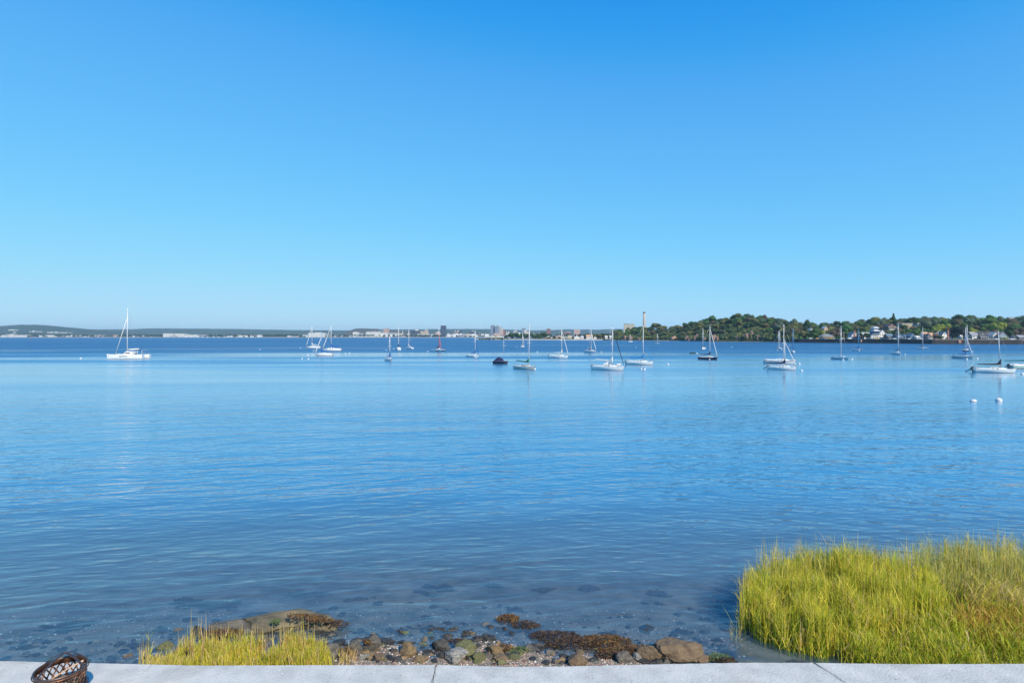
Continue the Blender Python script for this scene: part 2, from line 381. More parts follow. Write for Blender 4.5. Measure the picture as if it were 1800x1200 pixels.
for k in range(6):                           # leaf ornaments clustered on the lattice
    a = -PI/2 + .5 + k*PI/3
    for j in range(7):
        aa = a + spk.uniform(-.12, .12); zz = h - .1 + spk.uniform(-.05, .05); rr = FR + .002
        c = Vector((rr*math.cos(aa), rr*math.sin(aa), zz)); t = Vector((-math.sin(aa), math.cos(aa), 0)); u = Vector((0, 0, 1)); th = spk.uniform(0, 6.28)
        e1 = (t*math.cos(th)+u*math.sin(th)); e2 = (-t*math.sin(th)+u*math.cos(th)); nn = t.cross(u).normalized(); mb = MB()
        mb.add([c - e1*.025, c + e2*.010 + nn*.004, c + e1*.025, c - e2*.010 + nn*.004, c - nn*.003], [(0, 1, 2, 3), (0, 3, 4), (3, 2, 4), (2, 1, 4), (1, 0, 4)]); mb.build('leaf_ornament', LM, fp)
mb = MB(); mb.lathe([(FR-.028, h-.19), (FR-.02, h-.20), (FR-.03, h-.24), (.18, h-.31), (.10, h-.34), (0.0, h-.35), (.10, h-.33), (.175, h-.30), (FR-.04, h-.235), (FR-.034, h-.195)], 48); mb.build('bowl', dsteel, fp)
mb = MB(); mb.lathe([(FR-.012, h-.20), (FR+.012, h-.215), (FR+.01, h-.27), (.17, h-.36), (.165, h-.355), (FR-.01, h-.285)], 48); mb.build('lower_shell', navyp, fp)
for k in range(3):
    a = .5 + k*2*PI/3; mb = MB(); mb.tube([(.22*math.cos(a), .22*math.sin(a), h-.26), (.25*math.cos(a), .25*math.sin(a), .2), (.28*math.cos(a), .28*math.sin(a), 0.0)], [.016, .014, .02], 8); mb.build('leg', dsteel, fp)
for a in (.05, PI):
    mb = MB(); mb.tube([(FR*math.cos(a) + .035*math.sin(t)*math.cos(a), FR*math.sin(a) + .04*math.cos(t), h-.17 - .02*math.sin(t)) for t in [PI*i/8 for i in range(9)]], .007, 6); mb.build('handle', copper, fp)
# dome frame left on the rim: bent flat ribs meeting at a knob
ap = Vector((-.03, .10, h + .12))
def rib(ang, w=.013):
    e = Vector((FR*math.cos(ang), FR*math.sin(ang), h)); mb = MB(); rows = []
    sd = Vector((-math.sin(ang), math.cos(ang), 0))
    for i in range(13):
        t = i/12; q = ap.lerp(e, t); q.z = h + .12*(1 - t**1.6); rows.append([q - sd*w, q + sd*w, q + sd*w + Vector((0, 0, .008)), q - sd*w + Vector((0, 0, .008))])
    mb.grid(rows, closed=True, smooth=False); mb.build('dome_rib', dsteel, fp)
for a in (-PI*.62, PI*.03, PI*.42, PI*.92): rib(a)
mb = MB(); mb.lathe([(0, .155), (.012, .15), (.014, .14), (.006, .132), (.006, .128)], 10); mb.build('knob', dsteel, fp, loc=(ap.x, ap.y, h - .02))
r = random.Random(3)
for k, (dx, dy, rz, L, w_) in enumerate(((.04, .04, .15, .30, .15), (-.07, -.03, 1.25, .27, .10), (.04, -.09, -.35, .27, .09))):
    mb = MB(); mb.box((-L/2, -w_/2, 0), (L/2, w_/2, .05), top=(.96, .7))
    vv = mb.v; mb.v = [(x + .006*noise.noise((x*9, y*9, k)), y + .006*noise.noise((x*9, y*7, k+5)), z) for x, y, z in vv]
    o = mb.build('firewood', woodm, None, (fx + dx, fd + dy, FPZ - .215 + .035*k), rz)
    o.rotation_euler = (R(6*k-6), R((-4, 5, -7)[k]), rz)
    tag(o, ('broad pale plank of firewood at the back of the fire pit', 'narrow piece of firewood on the left inside the fire pit', 'narrow piece of firewood at the front inside the fire pit')[k], 'firewood', 'firewood in the fire pit')
mb = MB(); mb.tube([(-.13, -.09, -.14), (-.02, -.03, -.07), (.05, .02, -.03), (.20, .08, .04)], [.006, .007, .007, .012], 6)
tag(mb.build('kindling_stick', pmat('peeled stick', (.62, .42, .26), .8), None, (fx, fd, FPZ)), 'thin pale stick leaning across the open fire pit', 'stick')

#SECTION boats
white = pmat('white gelcoat', (.86, .86, .84), .3, var=.05, vscale=2)
cream = pmat('weathered cream gelcoat', (.62, .60, .54), .4, var=.12, vscale=1.5)
deckm = pmat('pale deck', (.70, .70, .67), .6, var=.08)
navyh = pmat('navy hull paint', (.012, .02, .055), .3, var=.2)
tealh = pmat('dark teal hull paint', (.015, .05, .08), .3, var=.2)
greenst = pmat('pale green hull paint', (.45, .60, .55), .35)
antif = pmat('dark antifouling paint', (.03, .03, .035), .8)
winm = pmat('dark cabin window', (.015, .018, .025), .15, spec=.7)
alum = pmat('pale aluminium spar', (.72, .72, .72), .4, .1, var=.05)
bspar = pmat('blue sleeved spar', (.08, .30, .55), .5)
wirem = pmat('stainless wire', (.45, .46, .48), .35, .6)
blk = pmat('black outboard plastic', (.018, .02, .024), .35)
CL = {'white': pmat('white sailcloth', (.78, .77, .74), .85), 'blue': pmat('royal blue canvas', (.015, .10, .42), .85, var=.2), 'brightblue': pmat('bright blue canvas', (.02, .25, .62), .85, var=.15),
      'navy': pmat('navy canvas', (.012, .02, .075), .85, var=.2), 'green': pmat('green canvas', (.01, .20, .14), .85, var=.2), 'teal': pmat('teal canvas', (.01, .14, .20), .85, var=.2),
      'grey': pmat('charcoal canvas', (.05, .045, .05), .85, var=.2), 'orange': pmat('orange canvas', (.75, .13, .05), .8, var=.15), 'black': pmat('black canvas', (.015, .018, .03), .85)}
woodtrim = pmat('varnished teak', (.22, .10, .04), .45, var=.3)

def hull_mesh(L, B, fb, hm, over=.10, stripe=None, transom=.72, depth=.35):
    N = 15; rows = []
    zs = [-depth, 0.0, .07, fb*.62, fb*.80, fb]
    for i in range(N):
        t = i/(N-1)
        bw = transom*(1 - t) + t if t < .5 else 1
        b = B/2*(lerp(transom, 1, smooth(t/.45)) if t < .45 else (1 - ((t - .45)/.55)**2.3))
        b = max(b, .02)
        sheer = 1 + .28*max(0, (t - .45)/.55)**1.6 + .06*(1 - t)**2
        row = []
        for z in zs:
            u = (z + depth)/(fb + depth); zz = z if z < .1 else z*sheer
            wfac = [.30, .80, .86, .96, .985, 1][zs.index(z)]
            xo = L*over*(1 - u)
            x = -L/2 + L*t; xw = x - xo*smooth((t - .55)/.45) + xo*.45*smooth((.3 - t)/.3)
            row.append((xw, b*wfac*(1 if t < .98 or u > .9 else .4), zz))
        rows.append(row + [(x_, -y_, z_) for x_, y_, z_ in row[::-1]])
    mb = MB(); nc = len(rows[0]); half = len(zs)
    vs = [v for r_ in rows for v in r_]
    for i in range(N-1):
        for k in range(nc-1):
            if k == half-1: continue
            band = k if k < half-1 else nc-2-k
            mi = 1 if band <= 1 else (2 if (stripe and band == 3) else 0)
            mb.f.append((i*nc+k, (i+1)*nc+k, (i+1)*nc+k+1, i*nc+k+1)); mb.m.append(mi); mb.sm.append(True)
    mb.v = vs
    mb.f.append(tuple(range(nc))); mb.m.append(0); mb.sm.append(False)
    mats = [hm, antif, stripe or hm]
    dk = MB(); drows = []
    for i in range(N):
        x_, y_, z_ = rows[i][half-1]; drows.append([(x_, y_, z_), (x_, y_*.5, z_ + .04), (x_, 0, z_ + .06), (x_, -y_*.5, z_ + .04), (x_, -y_, z_)])
    dk.grid(drows)
    sheer_pts = [rows[i][half-1] for i in range(N)]
    return mb, mats, dk, sheer_pts

def add_outboard(root, x, y, z, s=1, tilt=0):
    ob = empty('outboard', (x, y, z), 0); ob.parent = root; ob.rotation_euler = (0, tilt, 0); ob.name = 'outboard'
    mb = MB(); mb.box((-.42*s, -.16*s, .05*s), (.05*s, .16*s, .48*s), top=(.8, .8)); mb.build('cowling', blk, ob)
    mb = MB(); mb.tube([(-.2*s, 0, .1*s), (-.22*s, 0, -.55*s), (-.26*s, 0, -.95*s)], [.09*s, .07*s, .06*s], 6); mb.box((-.5*s, -.02*s, -.8*s), (-.2*s, .02*s, -.74*s)); mb.build('lower_leg', blk, ob)
    mb = MB(); mb.box((-.1*s, -.12*s, -.3*s), (.12*s, .12*s, .2*s)); mb.build('bracket', wirem, ob)
def part_label(o, t): o['label'] = t

def sailboat(px0, px1, wl, mast_px, mast_top, bow='right', L=None, label='', cover='blue', jib=None, jib_top=None, hullc='white', outboard=False, away=0, lean=0, stripe=None,
             spar=None, canopy=None, mizzen=None, boom_px=None, cabin=True, group='sailing boats moored in the harbour', name='sailboat', tender=False, jibthick=1, hd=None, rise=None, outb_scale=1.0):
    d = wd(wl); span = (px1 - px0)*d/F
    L = L or max(span, 6.5); B = .30*L if L > 6 else .33*L; B = min(B, 3.5)
    th = 0.0
    if hd is not None: th = R(hd)
    else:
        for i in range(90):
            th = R(i)
            if L*math.cos(th) + B*.7*math.sin(th) <= span: break
    if away < 0: th = -th
    th0 = th
    if bow == 'left': th = PI - th
    c = (px0 + px1)/2
    root = empty(name, (X(c, d + B*.3), d + B*.3, 0), th, 0, 0)
    root.rotation_mode = 'XYZ'
    tag(root, label, 'sailboat', group)
    fb = .105*L*.9 if L < 9 else .95
    fb = max(fb, .65)
    hm = {'white': white, 'cream': cream, 'navy': navyh, 'teal': tealh, 'green': greenst}[hullc]
    mb, mats, dk, sp = hull_mesh(L, B, fb, hm, stripe=CL.get(stripe) if stripe else None)
    hl = mb.build('hull', mats, root); dk.build('deck', deckm, root)
    mxs = (mast_px - c)*d/F/max(.3, abs(math.cos(th)))*(-1 if bow == 'left' else 1)
    mxs = max(-.12*L, min(.22*L, mxs))
    # cabin trunk with windows
    zc = fb + .05
    if cabin:
        xs_ = [(-.12, .62, 0), (-.10, .62, .38), (.05, .60, .42), (.20, .48, .34), (.30, .30, .06)]
        ca = MB(); rows = []
        for t, w_, hh in xs_:
            hh *= L/8
            rows.append([(t*L, w_*B/2, zc - .05), (t*L, w_*B/2*.88, zc + hh), (t*L, 0, zc + hh + .04), (t*L, -w_*B/2*.88, zc + hh), (t*L, -w_*B/2, zc - .05)])
        ca.grid(rows, smooth=False); ca.add(rows[0], [(0, 1, 2, 3, 4)]); ca.add(rows[-1], [(4, 3, 2, 1, 0)])
        cb = ca.build('cabin', white if hullc != 'cream' else cream, root)
        for sgn in (1, -1):
            for (a, b_) in ((-.07, -.01), (.03, .09)):
                w_ = MB(); y0 = .61*B/2*.96*sgn; s_ = L/8
                w_.box((a*L, min(y0, y0+.03*sgn), zc + .13*s_), (b_*L, max(y0, y0+.03*sgn), zc + .26*s_)); w_.build('cabin_window', winm, cb)
        hb = MB(); hb.box((.10*L, -.22, zc + .40*L/8), (.10*L+.5, .22, zc + .47*L/8), top=(.9, .9)); hb.build('hatch', winm, cb)
    ck = MB()
    for sgn in (1, -1): ck.box((-.40*L, sgn*.30*B - .05, zc - .04), (-.12*L, sgn*.30*B + .05, zc + .24*L/8))
    ck.box((-.43*L, -.30*B, zc - .04), (-.40*L, .30*B, zc + .15*L/8)); ck.build('cockpit_coaming', white, root)
    rm = MB(); rm.box((-.50*L - .02, -.02, -.3), (-.47*L, .02, fb*.9)); rm.tube([(-.47*L, 0, fb + .1), (-.36*L, 0, fb + .32)], .025, 5); rm.build('rudder', woodtrim, root)
    # rig
    H = Z(mast_top, d + B*.3); r = .045 + .00030*d
    rk = math.tan(R(lean))*H*(-1 if bow == 'left' else 1)
    ms = MB(); mz = zc + (.38*L/8 if cabin else 0)
    mtop = Vector((mxs + rk, 0, H)); mft = Vector((mxs, 0, mz - .1))
    ms.tube([mft, mft.lerp(mtop, .6), mtop], [r*1.1, r, r*.75], 8)
    sm = spar or alum
    mo = ms.build('mast', sm, root)
    sp_ = MB(); q = mft.lerp(mtop, .55); hw = .32*B; sp_.tube([(q.x - .1, hw, q.z - .03), (q.x, 0, q.z), (q.x - .1, -hw, q.z - .03)], r*.42, 5); sp_.build('spreader', sm, mo)
    mh = MB(); mh.tube([mtop, mtop + Vector((-.05, 0, .3))], .015, 4); mh.tube([mtop + Vector((-.28, 0, .2)), mtop + Vector((.12, 0, .2))], .012, 4); mh.build('masthead_vane', wirem, mo)
    bl = (.36*L) if boom_px is None else abs(boom_px - mast_px)*d/F/max(.35, abs(math.cos(th)))
    bz = mz + .62*L/8
    rs = rise if rise is not None else .0
    if cover is not None:
        bo = MB(); bo.tube([(mxs - .05, 0, bz), (mxs - bl, 0, bz + .05 + rs)], .06, 6); bob = bo.build('boom', sm, root)
        cv = MB(); rows = []; n_ = 14
        for i in range(n_+1):
            t = i/n_; x = mxs + .12 - t*(bl + .1); hh = lerp(.46, .20, t**.5)*L/8 + (.85*L/8)*math.exp(-(t/.10)**2); ww = lerp(.20, .10, t)*L/8*1.2
            wob = 1 + .12*noise.noise((t*14, L, d)); zb = bz - .05 + rs*t
            rows.append([(x, ww*math.cos(a)*wob, zb + (hh*.55 + hh*.55*math.sin(a))*wob) for a in [2*PI*k/8 for k in range(8)]])
        cv.grid(rows, closed=True); cv.add(rows[0], [tuple(range(8))]); cv.add(rows[-1], [tuple(range(8))[::-1]])
        cv.build('sail_cover', CL[cover], bob)
    bowp = Vector((L/2 - .12, 0, sp[-1][2] + .05)); stp = Vector((-L/2 + .1, 0, fb + .05))
    st = MB(); wr = .011 + .00004*d
    st.tube([mtop, stp], wr, 4); st.tube([mtop, (mxs - .1, B*.46, fb)], wr, 4); st.tube([mtop, (mxs - .1, -B*.46, fb)], wr, 4)
    ft = mtop if jib_top is None else mft.lerp(mtop, max(.3, min(1, (Z(jib_top, d) - mft.z)/(H - mft.z))))
    st.tube([ft, bowp], wr, 4); st.build('standing_rigging', wirem, root)
    if jib:
        jb = MB(); pts = [ft.lerp(bowp, t) for t in (.03, .15, .4, .7, .88, .96)]
        rr = r*.85*jibthick
        jb.tube(pts, [rr*.5, rr*.8, rr, rr*1.15, rr*1.1, rr*.7], 7); jb.build('furled_headsail', CL[jib], root)
    # rails
    for kind_, x0, x1 in (('bow_rail', .36, .495), ('stern_rail', -.49, -.38)):
        ra = MB(); pr = .014 + .00003*d
        bwid = lambda t: tab([(-.5, .35*B), (-.38, .38*B), (.3, .34*B), (.36, .30*B), (.495, .03*B)], t)
        zz = fb*1.18 if x0 > 0 else fb*1.04
        if x0 > 0: P_ = [(x0*L, bwid(x0), zz+.5), (x1*L, bwid(x1), zz+.58), (x1*L, -bwid(x1), zz+.58), (x0*L, -bwid(x0), zz+.5)]
        else: P_ = [(x1*L, bwid(x1), zz+.5), (x0*L, bwid(x0), zz+.55), (x0*L, -bwid(x0), zz+.55), (x1*L, -bwid(x1), zz+.5)]
        ra.tube(P_, pr, 4)
        for p_ in P_: ra.tube([p_, (p_[0], p_[1], zz - .15)], pr, 4)
        ra.build(kind_, wirem, root)
    if outboard: add_outboard(root, -L/2 - .08, .1, fb*.75, outb_scale, R(52) if outboard == 'tilted' else 0)
    if canopy:
        cn = MB(); rows = []
        for t in (0, .33, .66, 1):
            x = lerp(-.12, .02, t)*L; hh = (.35 + .45*math.sin(PI*(.25 + .6*(1-t))))*L/8
            rows.append([(x, .27*B*math.cos(a), zc + .2*L/8 + hh*math.sin(a)) for a in [PI*k/6 for k in range(7)]])
        cn.grid(rows); cn.build('spray_hood', CL[canopy], root)
    if mizzen:
        x = (mizzen - c)*d/F/max(.4, abs(math.cos(th)))*(-1 if bow == 'left' else 1)
        x = max(-.45*L, min(.45*L, x)); m_ = MB(); m_.tube([(x, 0, fb), (x, 0, H*.97)], [r, r*.7], 6); m_.build('mizzen_mast', sm, root)
    if tender:
        td = MB(); td.tube([(.22*L, 0, zc+.30), (.30*L, 0, zc+.42), (.38*L, 0, zc+.62)], [.30, .32, .18], 8); td.build('inflatable_tender', CL['white'], root)
    return root

sailboat(538, 564, 612, 548.5, 572, 'left', None, 'white sailboat with furled white headsail, farthest left of the three boats moored close together', 'white', 'white', 574)
sailboat(567, 601, 616.5, 582, 572, 'left', None, 'white sailboat with thick furled headsail and blue cover, rightmost of the three close boats', 'blue', 'white', 573, boom_px=597, jibthick=1.3)
sailboat(553.5, 585.5, 625, 565, 582, 'left', None, 'nearest of the three close sailboats at left, white with stubby headsail and blue cover', 'blue', 'white', 592, spar=bspar, boom_px=577, jibthick=1.6)
sailboat(672.5, 695, 634, 686, 590, 'right', 6.3, 'small white sailboat with blue sail cover and short mast in front of the tan tower', 'blue', 'blue', 617, away=-1)
sailboat(694.5, 707.5, 615.3, 699, 570, 'left', 9.0, 'white sailboat seen from the stern with dark sail cover and very tall mast', 'navy', 'white', 580, away=1)
sailboat(711.5, 729, 613, 718, 576, 'left', 8, 'plain white sailboat without headsail between the tall-masted boat and the trimaran', 'white', None, away=1)
sailboat(818, 845, 627.5, 835.5, 581, 'right', 6.6, 'white sailboat with blue cover and half-raised blue headsail near the navy motorboat', 'blue', 'blue', 600, away=-1)
sailboat(915, 923.5, 610, 917, 586, 'right', 6, 'tiny far white sailboat behind the mast of the green-covered boat', 'white', 'white', 588)
sailboat(901, 944.5, 649, 929, 570, 'right', 7.2, 'cream sailboat with green sail cover and long overhanging ends', 'green', None, hullc='cream', lean=1.9, away=-1, boom_px=907, rise=.35)
sailboat(963, 1001, 629.3, 987, 577, 'right', 8.4, 'white sailboat with white cover, white furled headsail and outboard on its stern', 'white', 'white', 579, outboard=True, away=-1)
sailboat(1027, 1049, 619, 1039, 578, 'right', 8, 'white cruising sailboat with dark canopy and two masts, behind the large white sloop', 'white', 'white', 584, canopy='navy', mizzen=1037, away=-1)
sailboat(1040, 1098.5, 650.5, 1075, 574, 'right', 8.4, 'large white sloop with black furled headsail and white cover, wood trim and tender on deck', 'white', 'black', 578, canopy='white', lean=1.2, tender=True, outboard=True, away=-1, boom_px=1049, rise=.5, stripe=None)
sailboat(1100.5, 1149, 640.8, 1130, 572, 'right', 8, 'white sailboat with big bright blue sail cover and blue headsail', 'brightblue', 'brightblue', 604, away=-1, boom_px=1108, outboard=True)
sailboat(1104, 1113, 600.8, 1107.5, 588, 'right', 6.5, 'tiny white boat anchored close under the wooded headland below the power station', None, None)
sailboat(1151.5, 1159.5, 604.5, 1155.5, 586, 'right', 6.5, 'tiny white sailboat anchored off the small sandy beach', 'white', None, away=-1)
sailboat(1228.5, 1244, 614, 1234.5, 577, 'left', 8, 'white sailboat with teal cover behind the navy-hulled one', 'teal', None, away=-1)
sailboat(1229, 1260, 631.3, 1247, 573, 'right', 7, 'navy-hulled sailboat with navy cover and white furled headsail', 'navy', 'white', 576, hullc='navy', away=-1, boom_px=1235)
sailboat(1365, 1376, 615, 1370.5, 581, 'left', 8.5, 'white two-masted boat seen end-on behind the pair of moored sloops', None, None, mizzen=1374, away=-1)
sailboat(1386, 1401, 620, 1390.5, 577, 'left', 7, 'white sailboat with blue-sleeved mast beyond the two sloops', 'blue', None, spar=bspar, away=-1)
sailboat(1345, 1396.5, 638.5, 1376, 570, 'right', 8.8, 'long white sloop with dark blue stripe, rear one of the close pair', None, None, stripe='navy', away=-1, lean=.4)
sailboat(1353, 1396.5, 650, 1378, 597, 'right', 6.6, 'small white sloop with navy cover and tilted outboard, front one of the close pair', 'navy', 'white', 599, outboard='tilted', away=-1, boom_px=1355)
sailboat(1468.5, 1485.5, 631, 1477.5, 573, 'right', 7, 'bare white sailboat without covers, alone off the seawall', None, None, away=-1, hullc='white')
sailboat(1502, 1512.5, 616.5, 1508, 578, 'right', 6.5, 'small white sailboat with pale blue mast near the seawall outfall', 'blue', None, spar=bspar, away=-1)
sailboat(1568.5, 1583, 623.2, 1572.5, 568, 'left', 8, 'white sailboat with teal cover and tallest mast in front of the big white house', 'teal', None, away=-1)
sailboat(1616, 1628, 613, 1622, 575, 'right', 7, 'small white sailboat with dark cover moored near the seawall right of the teal-covered one', 'navy', None, away=-1)
sailboat(1687, 1710.5, 617.5, 1702.5, 571, 'right', 7.6, 'dark teal-hulled sailboat behind the white one with blue cover', 'blue', 'white', 584, hullc='teal', jibthick=.5)
sailboat(1683, 1701.5, 629.5, 1694, 575, 'right', 6.8, 'white sailboat with brown stripe and blue cover, in front of the dark teal hull', 'blue', 'white', 589, stripe='grey', away=-1)
sailboat(1718, 1777.5, 655, 1755, 582, 'right', 7.6, 'long low white sloop with charcoal cover and black tilted outboard at the right', 'grey', None, outboard='tilted', away=-1, lean=-2.3, boom_px=1727, outb_scale=1.2)
sailboat(1772, 1835, 648, 1812, 574, 'right', 8.4, 'pale green sailboat with long teal boom cover, cut off by the right edge', 'teal', None, hullc='green', outboard='tilted', away=-1, boom_px=1766)

# catamaran
d = wd(630.6); cat = empty('catamaran', (X(226.5, d + 2.5), d + 2.5, 0), PI + R(9)); tag(cat, 'large white catamaran with tall mast moored at far left', 'catamaran')
L = 11.7; fbh = 1.35
for s in (1, -1):
    mb, mats, dk, sp = hull_mesh(L, 1.9, fbh, white, over=.03, transom=.8)
    h_ = mb.build('hull', mats, cat, (0, s*2.7, 0)); d_ = dk.build('deck', deckm, h_)
    w_ = MB(); w_.box((-.1*L, s*.9 if s > 0 else -.99, .85), (.12*L, s*.9+.09 if s > 0 else -.9, 1.02)); w_.build('hull_window', winm, h_)
mb = MB(); mb.box((-.36*L, -2.4, .75), (.18*L, 2.4, 1.45)); mb.build('bridge_deck', white, cat)
rows = [[(t*L, w*2.6, 1.42), (t*L - .1, w*2.4, 1.42 + hh), (t*L - .1, -w*2.4, 1.42 + hh), (t*L, -w*2.6, 1.42)] for t, w, hh in ((-.16, .9, .05), (-.155, .9, 1.1), (0, .95, 1.18), (.05, .85, .7), (.12, .7, .1))]
mb = MB(); mb.grid(rows, smooth=False); mb.add(rows[0], [(0, 1, 2, 3)]); cab = mb.build('cabin', white, cat)
for s in (1, -1):
    w_ = MB(); y0 = 2.46*s; w_.box((-.13*L, min(y0, y0 + .05*s) - .04*0, 1.85), (.0*L, max(y0, y0 + .05*s), 2.2)); w_.build('cabin_window', winm, cab)
w_ = MB(); w_.add([(.062*L, 1.9, 2.05), (.062*L, -1.9, 2.05), (.10*L, -1.7, 1.7), (.10*L, 1.7, 1.7)], [(0, 1, 2, 3)]); w_.build('front_window', winm, cab)
mb = MB(); mb.box((.36*L, -2.7, .95), (.39*L, 2.7, 1.15)); mb.build('crossbeam', alum, cat)
mb = MB(); mb.grid([[(.18*L, y, 1.12), (.37*L, y, 1.12)] for y in (-2.2, 0, 2.2)]); mb.build('trampoline', pmat('dark trampoline net', (.10, .11, .13), .9), cat)
Hh = Z(541, d + 2.5); mp = (226.5 - 224)*d/F
mb = MB(); mb.tube([(mp, 0, 1.9), (mp, 0, Hh*.6), (mp - .1, 0, Hh)], [.16, .14, .11], 8); mo = mb.build('mast', alum, cat)
for zz in (.4, .68):
    mb = MB(); mb.tube([(mp - .1, 1.1, Hh*zz), (mp, 0, Hh*zz), (mp - .1, -1.1, Hh*zz)], .04, 5); mb.build('spreader', alum, mo)
mb = MB(); mb.tube([(mp - .2, 0, 3.0), (mp - 3.9, 0, 3.35)], .12, 6); bm_ = mb.build('boom', alum, cat)
mb = MB(); mb.tube([(mp - .3, 0, 3.2), (mp - 2, 0, 3.35), (mp - 3.8, 0, 3.5)], [.26, .2, .12], 8); mb.build('sail_cover', CL['white'], bm_)
mb = MB(); mb.tube([(mp + .2, 0, Hh*.78), (.37*L, 0, 1.5)], [.07, .12], 7); mb.build('furled_headsail', CL['white'], cat)
mb = MB()
for p_ in ((.37*L, 0, 1.2), (-.3*L, 2.6, 1.4), (-.3*L, -2.6, 1.4)): mb.tube([(mp, 0, Hh*.97 if p_[0] < 0 else Hh*.8), p_], .02, 4)
mb.build('standing_rigging', wirem, cat)
mb = MB()
for s in (1, -1):
    for i in range(7): x = lerp(-.45, .42, i/6)*L; mb.tube([(x, s*3.3, fbh), (x, s*3.3, fbh + .65)], .018, 4)
    mb.tube([(-.45*L, s*3.3, fbh + .65), (.42*L, s*3.3, fbh + .68)], .014, 4)
mb.build('lifeline', wirem, cat)
mb = MB()
for x in (-.33, -.45):
    mb.tube([(x*L, 2.4, 1.4), (x*L, 2.3, 3.0), (x*L, -2.3, 3.0), (x*L, -2.4, 1.4)], .06, 5)
mb.build('stern_arch', alum, cat)
mb = MB(); mb.grid([[(x*L, y, 3.05 + .12*math.cos(y/2.3*1.4)) for y in (-2.2, -1, 0, 1, 2.2)] for x in (-.35, -.28, -.22)]); mb.build('bimini_top', CL['navy'], cat)

# trimaran with orange sail
d = wd(617.3); tri = empty('trimaran', (X(771, d + 3), d + 3, 0), R(-62)); tag(tri, 'white trimaran with orange furled sails and dark netting between its hulls', 'trimaran')
mb, mats, dk, sp = hull_mesh(8.6, 1.5, .95, white); mb.build('hull', mats, tri); dk.build('deck', deckm, tri)
for s in (1, -1):
    mb, mats, dk, sp = hull_mesh(7.2, .75, .72, white, over=.05, transom=.5); hh = mb.build('float', mats, tri, (-.2, s*2.9, 0)); dk.build('deck', deckm, hh)
    for x in (-1.6, 1.5):
        mb = MB(); mb.box((x-.16, min(s*.6, s*2.9), .62), (x+.16, max(s*.6, s*2.9), .80)); mb.build('crossbeam', alum, tri)
    mb = MB(); mb.grid([[(x, s*y, .6) for y in (.7, 2.6)] for x in (-1.5, 1.4)]); mb.build('netting', CL['black'], tri)
mb = MB(); mb.box((-1.6, -.55, .95), (1.5, .55, 1.45), top=(.8, .8)); mb.build('cabin', white, tri)
Hh = Z(575, d)
mb = MB(); mb.tube([(.4, 0, 1.2), (.4, 0, Hh)], [.16, .11], 7); mb.build('mast', alum, tri)
mb = MB(); mb.tube([(.3, 0, 1.9), (-3.0, 0, 2.0)], .07, 6); bb = mb.build('boom', alum, tri)
mb = MB(); mb.tube([(.35, 0, 3.2), (.3, 0, 2.4), (-.4, 0, 2.15), (-1.6, 0, 2.1), (-2.9, 0, 2.1)], [.12, .34, .40, .32, .16], 8); mb.build('sail_cover', CL['orange'], bb)
mb = MB(); mb.tube([(.55, 0, 1.8), (.55, 0, Hh*.55)], [.22, .12], 7); mb.tube([(3.9, 0, 1.1), (.5, 0, Hh*.7)], [.14, .07], 7); mb.build('furled_headsail', CL['orange'], tri)

# navy motorboat with canvas cover
d = wd(639.3); mo_ = empty('motorboat', (X(880.5, d), d + .8, 0), R(-22)); tag(mo_, 'navy motorboat under a dark canvas canopy moored beside a white buoy', 'motorboat')
mb, mats, dk, sp = hull_mesh(4.7, 2.0, .72, navyh, over=.13, transom=.92); mb.build('hull', mats, mo_); dk.build('deck', white, mo_)
rows = [[(x, w*math.cos(a), .72 + hh*math.sin(a)) for a in [PI*k/8 for k in range(9)]] for x, w, hh in ((-2.2, .8, .08), (-1.5, .85, .75), (-.9, .85, 1.25), (.2, .8, 1.0), (.7, .7, .45), (.9, .6, .2))]
mb = MB(); mb.grid(rows); mb.build('canopy', CL['navy'], mo_)
mb = MB(); mb.add([(.75, -.7, .78), (.75, .7, .78), (.35, .6, 1.2), (.35, -.6, 1.2)], [(0, 1, 2, 3)]); mb.build('windscreen', winm, mo_)
mb = MB(); mb.box((-2.25, -.5, .72), (-1.9, .5, .8)); mb.build('seat', white, mo_)
# far rowing dinghy
d = wd(621); dg = empty('dinghy', (X(1218, d), d, 0), R(5)); tag(dg, 'dark green open dinghy floating beside a mooring buoy, left of the navy sailboat', 'dinghy')
mb, mats, dk, sp = hull_mesh(2.6, 1.2, .45, pmat('dark green paint', (.03, .07, .05), .5), transom=.8); mb.build('hull', mats, dg)
for x in (-.5, .3):
    mb = MB(); mb.box((x, -.5, .36), (x+.2, .5, .40)); mb.build('thwart', woodtrim, dg)
# tall pole behind the motorboat, added in place of a blurred mast with spreaders
d = wd(620); mp_ = empty('mast_stand_in', (X(885.5, d), d, -1)); tag(mp_, 'thin pale pole with a crossbar standing in for a blurred mast behind the navy motorboat', 'pole')
mb = MB(); mb.tube([(0, 0, 0), (0, 0, Z(589, d)+1)], [.10, .06], 6); mb.build('pole', alum, mp_)
mb = MB(); mb.tube([(-1.05, 0, 0), (1.05, 0, 0)], .06, 5); mb.build('crossbar', alum, mp_, (0, 0, Z(607.3, d)+1))

